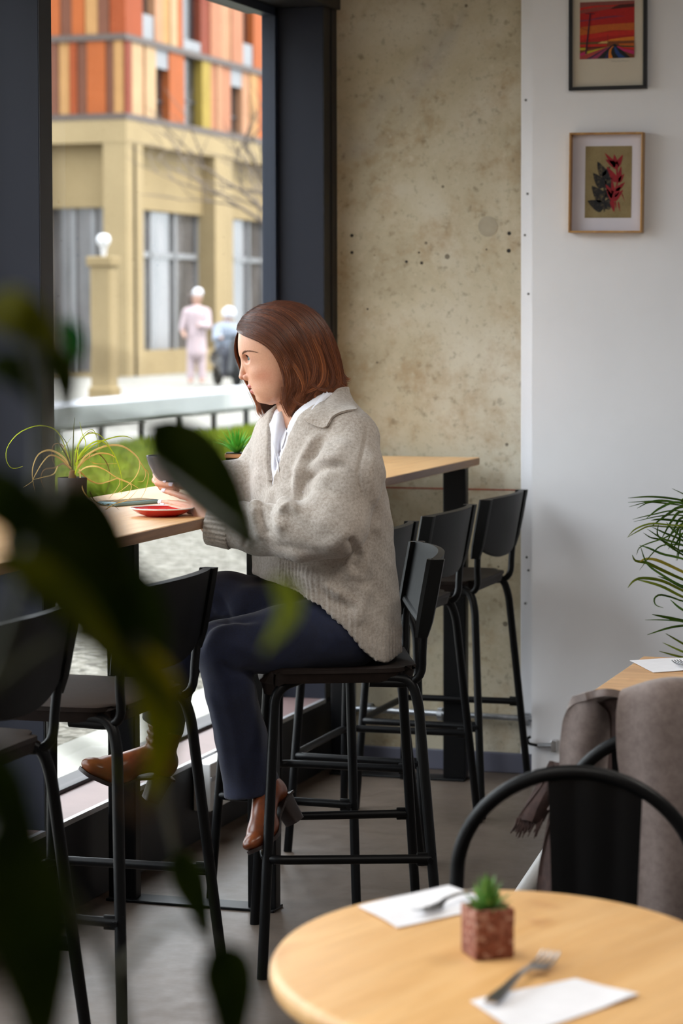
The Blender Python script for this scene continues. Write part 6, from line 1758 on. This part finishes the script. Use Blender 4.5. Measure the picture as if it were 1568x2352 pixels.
leaflets = [
    (0, [(1500, 330), (1210, 225), (900, 185), (640, 198)], 9), (0, [(1500, 340), (1150, 245), (900, 232), (640, 244)], 7), (0, [(1450, 320), (1050, 225), (850, 240), (650, 290)], 6), (0, [(1400, 300), (1000, 250), (860, 245), (735, 305)], 7), (0, [(1500, 380), (1170, 245), (980, 300), (830, 412)], 11), (0, [(1500, 360), (1210, 290), (1050, 370), (875, 500)], 12),
    (0, [(1500, 420), (1210, 340), (1100, 430), (980, 640)], 11), (0, [(1500, 450), (1215, 400), (1120, 520), (1020, 700)], 10), (0, [(1450, 470), (1215, 460), (1140, 580), (1060, 730)], 10), (0, [(1450, 560), (1225, 560), (1160, 640), (1100, 740)], 9), (0, [(1500, 340), (1200, 240), (1250, 180), (1100, 100)], 7),
    (0, [(1500, 420), (1150, 330), (900, 370), (690, 420)], 6), (0, [(1500, 470), (1200, 380), (980, 385), (700, 445)], 6), (0, [(1480, 470), (1150, 435), (980, 420), (880, 430)], 10), (1, [(1450, 500), (1100, 480), (880, 465), (720, 520), (640, 600)], 8), (1, [(1450, 520), (1080, 500), (870, 490), (750, 540), (630, 610)], 7),
    (0, [(1500, 850), (1210, 690), (1000, 620), (840, 520)], 9), (0, [(1500, 820), (1210, 640), (1020, 560), (890, 500)], 9), (0, [(1500, 900), (1210, 760), (1000, 640), (880, 610), (800, 560)], 8), (0, [(1500, 950), (1210, 830), (1000, 780), (860, 720), (760, 690)], 10), (0, [(1500, 940), (1180, 770), (960, 600), (960, 460)], 8), (0, [(1500, 780), (1200, 600), (1100, 520), (1040, 450)], 9),
    (2, [(1500, 1100), (1200, 960), (960, 850), (830, 830), (760, 860)], 13), (1, [(1500, 1150), (1200, 1040), (960, 930), (830, 870), (720, 850), (685, 790)], 14), (0, [(1500, 1200), (1200, 1110), (1000, 1000), (840, 880), (770, 700)], 10), (1, [(1500, 1280), (1210, 1160), (1000, 1060), (800, 1030), (700, 1060), (640, 1130)], 13), (1, [(1500, 1330), (1210, 1225), (1000, 1120), (840, 1070), (740, 1050)], 12), (0, [(1500, 1250), (1210, 1130), (1060, 1050), (950, 1010)], 9),
    (0, [(1500, 1340), (1210, 1270), (1080, 1225), (970, 1205), (915, 1245), (930, 1310), (1010, 1340)], 8), (0, [(1500, 1500), (1210, 1360), (1080, 1255)], 10), (0, [(1500, 1540), (1210, 1475), (1050, 1440), (890, 1408)], 14), (0, [(1500, 1520), (1200, 1480), (1000, 1465), (815, 1465)], 6), (0, [(1500, 1520), (1210, 1525), (1040, 1555), (840, 1620)], 10),
    (1, [(1500, 1880), (1210, 1710), (1030, 1605)], 9), (1, [(1500, 1900), (1210, 1795), (1000, 1700)], 9), (1, [(1500, 1920), (1210, 1855), (965, 1790)], 10), (0, [(1500, 760), (1200, 690), (1000, 690), (880, 790), (760, 950)], 6), (0, [(1480, 700), (1210, 520), (1180, 640), (1140, 850)], 8), (0, [(1480, 880), (1210, 740), (1150, 850)], 8), (0, [(1500, 600), (1210, 500), (1050, 600), (780, 700), (730, 790)], 6)]
crown = np.array([0, 0, .30])
rachis = [[crown, QP(1700, 1420, .05), QP(1690, 1260, .02), QP(1632, 1178, 0)], [crown, QP(1720, 1450, -.05), QP(1690, 1330, -.02), QP(1640, 1290, 0)], [crown, QP(1700, 1480, 0), QP(1650, 1420, 0), QP(1632, 1400, 0)], [crown, QP(1690, 1530, 0), QP(1650, 1520, 0)], [crown, QP(1760, 1400, .1), QP(1800, 1200, .1), QP(1900, 1150, .1)], [crown, QP(1760, 1450, -.1), QP(1840, 1320, -.1), QP(1940, 1330, -.1)]]
for R_ in rachis:
    R_ = [np.array(p, float) for p in R_]; MB().tube(bez(R_, 20), np.linspace(.007, .003, 20), 8).build('stem', pg[0], palm_, True)
for i, (c_, pts, w_) in enumerate(leaflets):
    off = (.05, -.04, .0, .08, -.08)[i % 5]
    P = [QP(*z6(x, y), off*(1-j/len(pts))) for j, (x, y) in enumerate(pts)]
    MB().add(*leaf_blade(P, w_*.00034, .22, 16, .05, lambda t: math.sin(PI*min(1, .12+.86*t))**.7, up=(.25, -.9, .3))).build('leaflet', pg[c_], palm_, True)
rp = random.Random(9)
for R_ in rachis[4:]:
    A = bez([np.array(p, float) for p in R_], 30)
    for i in range(8, 30):
        for s in (-1, 1):
            d = np.array([rp.uniform(-.1, .1), s*.16, -.08]); MB().add(*leaf_blade([A[i], A[i]+d*.6+np.array([.04, 0, .03]), A[i]+d+np.array([.09, 0, -.02])], .006, .2, 8, .05)).build('leaflet', pg[0], palm_, True)

# ================================================================== SCARF ON THE CHAIR
wool = NT('brown_wool'); k = wool; co = k.coord(); a = k.noise(co, 60, 5, .7); b = k.noise(co, 8, 3)
k.col(k.mix(.4, k.ramp(a, [(.3, srgb(98, 84, 80)), (.7, srgb(138, 124, 118))]), k.ramp(b, [(.3, srgb(100, 86, 82)), (.7, srgb(130, 116, 112))]))); k.set(Roughness=.95); k.b.inputs['Sheen Weight'].default_value = .3; k.bump(a, .3, .002)
wool2 = simple('dark_brown_wool', srgb(62, 44, 40), .95, 0, .2, 60, .2)
hoop = np.array(ch2.location)
scf = empty('scarf', (hoop[0], hoop[1], 0), 0, 'grey brown wool scarf with a dark fringed end hung over the chair back', 'scarf')
def HP(px, py, dy):   # a point on the plane y = chair back + dy
    p = on_y(px, py, hoop[1]+dy); return p-np.array([hoop[0], hoop[1], 0])
def drape(rows, nv, thick, mat_, name='cloth', wave=(0, 0, 0)):
    """rows: list of (left px, right px, y px, dy)"""
    R_ = bez(np.array(rows, float), 30); G = np.zeros((30, nv, 3))
    for i in range(30):
        for j in range(nv):
            v = j/(nv-1); px = R_[i][0]*(1-v)+R_[i][1]*v
            py = R_[i][2]+R_[i][4]*math.sin(PI*v) if len(R_[i]) > 4 else R_[i][2]
            G[i, j] = HP(px, py, R_[i][3]+wave[0]*math.sin(wave[1]*v*2*PI+wave[2]+i*.05))
    return MB().sheet(G, thick).build(name, mat_, scf, True)
# front fall on the near side of the hoop
drape([(1470, 1660, 1660, .10, -6), (1452, 1665, 1600, .055, -22), (1428, 1668, 1592, -.01, -26), (1415, 1670, 1640, -.035, -10), (1420, 1672, 1760, -.045, 0), (1450, 1672, 1900, -.05, 0), (1465, 1675, 2080, -.055, 0), (1470, 1680, 2200, -.05, 0)], 22, .012, wool.m, 'cloth', (.010, 1.6, .4))
# bunched loop on the far side
drape([(1345, 1440, 1600, .03, -10), (1312, 1440, 1612, .06, -14), (1296, 1436, 1650, .075, 0), (1290, 1425, 1710, .08, 0), (1286, 1420, 1780, .085, 0), (1262, 1400, 1860, .09, 0)], 16, .014, wool.m, 'cloth', (.012, 1.2, 1.))
drape([(1370, 1470, 1612, .045, -8), (1395, 1470, 1640, .065, 0), (1400, 1470, 1700, .07, 0), (1395, 1480, 1800, .075, 0)], 10, .010, wool2, 'cloth', (.008, 1.5, 0))
# dark hanging end and its fringe
drape([(1300, 1420, 1780, .10, 0), (1262, 1400, 1880, .105, 0), (1240, 1390, 1980, .10, 0), (1232, 1390, 2100, .10, 0), (1228, 1385, 2220, .10, 0)], 14, .012, wool2, 'cloth', (.014, 2.2, .3))
drape([(1266, 1300, 1752, .115, 0), (1240, 1286, 1800, .12, 0), (1206, 1262, 1850, .125, 0), (1188, 1246, 1885, .125, 0)], 8, .012, wool2, 'cloth', (.008, 1, 0))
mb = MB(); rf = random.Random(4)
for i in range(34):
    v = i/33; p0 = (1188+58*v, 1883+rf.uniform(-6, 3)); p1 = (1178+58*v+rf.uniform(-8, 6), 1905+rf.uniform(0, 22))
    mb.tube([HP(*p0, .125), HP((p0[0]+p1[0])/2+3, (p0[1]+p1[1])/2, .12), HP(*p1, .122)], [.0022, .002, .0008], 5)
o = mb.build('fringe', wool2, scf, True); o['kind'] = 'stuff'

# ================================================================== PEOPLE IN THE SQUARE
def passer(name, base, rz, label, segs, hat=None):
    e = empty(name, (base[0], base[1], GZ), rz, label, 'person')
    for part, (mat_, prims) in segs.items():
        P = np.array([p for pr in prims for p in (pr[0], pr[1])]); S_ = SDF(P.min(0)-.3, P.max(0)+.3, .022)
        for a, b_, ra, rb in prims: S_.cone(a, b_, ra, rb, .04)
        V_, Q_ = S_.mesh(part, 1); link(part, fast_mesh(part, V_, Q_), mat_, e)
    return e
skin2 = simple('skin_far', srgb(150, 116, 102), .5, 0, .03, 5); pink = simple('pale_pink_cloth', srgb(150, 134, 138), .8, 0, .04, 5); hairk = simple('dark_hair', srgb(60, 48, 44), .6, 0, .05, 5); denim = simple('pale_blue_jacket', srgb(112, 120, 134), .8, 0, .05, 5); darkc = simple('dark_cloth', srgb(44, 46, 56), .8, 0, .05, 5); whh = simple('white_helmet', (.46, .45, .48), .25, 0, .02, 5)
b0 = on_z(452, 880, GZ)
passer('person', b0, YAW, 'distant walker in a pale pink coat and white cap in the square', {
    'body': (skin2, [((0, 0, 1.66), (.02, 0, 1.72), .095, .10), ((0, 0, 1.66), (0, 0, 1.40), .055, .07), ((0, 0, 1.4), (0, 0, .95), .13, .13), ((-.24, 0, 1.36), (-.28, -.04, 1.05), .045, .04), ((.24, 0, 1.36), (.22, -.14, 1.12), .045, .04), ((-.28, -.04, 1.05), (-.22, -.2, .92), .04, .035), ((.22, -.14, 1.12), (.05, -.24, 1.14), .04, .035), ((-.09, 0, .92), (-.12, 0, .08), .08, .05), ((.09, 0, .92), (.10, 0, .08), .08, .05), ((-.12, 0, .06), (-.13, -.15, .04), .045, .04), ((.10, 0, .06), (.10, -.15, .04), .045, .04)]),
    'coat': (pink, [((-.16, 0, 1.42), (.16, 0, 1.42), .085, .085), ((0, 0, 1.36), (0, 0, 1.0), .19, .17), ((0, 0, 1.0), (0, .0, .62), .18, .20), ((-.21, 0, 1.40), (-.28, -.04, 1.08), .075, .065), ((.21, 0, 1.40), (.24, -.14, 1.13), .075, .065), ((.24, -.14, 1.13), (.10, -.22, 1.14), .065, .055)]),
    'trousers': (pink, [((-.09, 0, .85), (-.12, 0, .12), .10, .08), ((.09, 0, .85), (.10, 0, .12), .10, .08)]),
    'hair': (hairk, [((-.09, .03, 1.70), (-.08, .05, 1.58), .09, .07)]), 'cap': (whh, [((.02, 0, 1.78), (.03, -.01, 1.79), .105, .105)])})
b1 = on_z(520, 888, GZ)
passer('person', b1, YAW+.35, 'distant rider in a pale blue jacket and white helmet on the scooter', {
    'body': (skin2, [((.03, 0, 1.28), (.04, -.02, 1.34), .085, .09), ((.03, 0, 1.26), (0, 0, 1.05), .05, .08), ((0, 0, 1.05), (-.04, 0, .70), .12, .13), ((-.1, -.0, .72), (-.12, -.38, .62), .08, .06), ((.06, 0, .72), (.10, -.38, .62), .08, .06), ((-.12, -.38, .62), (-.13, -.32, .22), .06, .045), ((.10, -.38, .62), (.12, -.32, .22), .06, .045), ((.18, -.02, 1.05), (.24, -.2, .9), .05, .04), ((.24, -.2, .9), (.22, -.46, .92), .04, .035), ((-.18, -.02, 1.05), (-.26, -.2, .9), .05, .04), ((-.26, -.2, .9), (-.24, -.46, .92), .04, .035)]),
    'jacket': (denim, [((-.15, 0, 1.1), (.15, 0, 1.1), .09, .09), ((0, 0, 1.05), (-.03, .02, .74), .19, .18), ((.19, 0, 1.08), (.25, -.2, .9), .075, .06), ((-.19, 0, 1.08), (-.27, -.2, .9), .075, .06), ((.25, -.2, .9), (.23, -.4, .92), .06, .05), ((-.27, -.2, .9), (-.25, -.4, .92), .06, .05)]),
    'trousers': (darkc, [((-.1, 0, .72), (-.12, -.38, .62), .11, .08), ((.06, 0, .72), (.10, -.38, .62), .11, .08), ((-.12, -.38, .62), (-.13, -.32, .24), .08, .06), ((.10, -.38, .62), (.12, -.32, .24), .08, .06)]),
    'helmet': (whh, [((.04, -.01, 1.38), (.05, -.02, 1.39), .125, .125)])})
sc_ = empty('scooter', (b1[0], b1[1], GZ), YAW+.35, 'black motor scooter under the distant rider', 'scooter')
for y in (-.66, .56):
    o = MB().lathe([(.10, -.05), (.20, -.045), (.225, 0), (.20, .045), (.10, .05)], 20, closed=True).build('wheel', M['black_plastic'], sc_, True); o.location = (0, y, .225); o.rotation_euler = (0, PI/2, 0)
S_ = SDF((-.4, -.9, .1), (.4, .9, 1.2), .025)
for a, b_, ra, rb in (((0, .1, .45), (0, .62, .52), .16, .14), ((0, -.05, .27), (0, -.45, .27), .11, .10), ((0, -.48, .30), (0, -.46, .80), .13, .09), ((0, .0, .30), (0, .15, .5), .12, .14)): S_.cone(a, b_, ra, rb, .06)
V_, Q_ = S_.mesh('s', 1); link('fairing', fast_mesh('fairing', V_, Q_), simple('scooter_black', (.02, .02, .022), .25, 0, .05, 5), sc_)
MB().tube([(-.30, -.42, .92), (0, -.50, .95), (.30, -.42, .92)], .02, 8).build('handlebar', M['black_metal'], sc_, True)
MB().tube([(0, -.50, .93), (0, -.62, .25)], .03, 8).build('fork', M['black_metal'], sc_, True)
MB().rbox((-.12, -.08, .60), (.12, .56, .68), .03, 3).build('seat', M['black_plastic'], sc_, True)
for s in (-1, 1): MB().tube([(s*.22, -.45, .93), (s*.28, -.44, 1.12)], .008, 6).build('mirror_stalk', M['steel'], sc_, True)
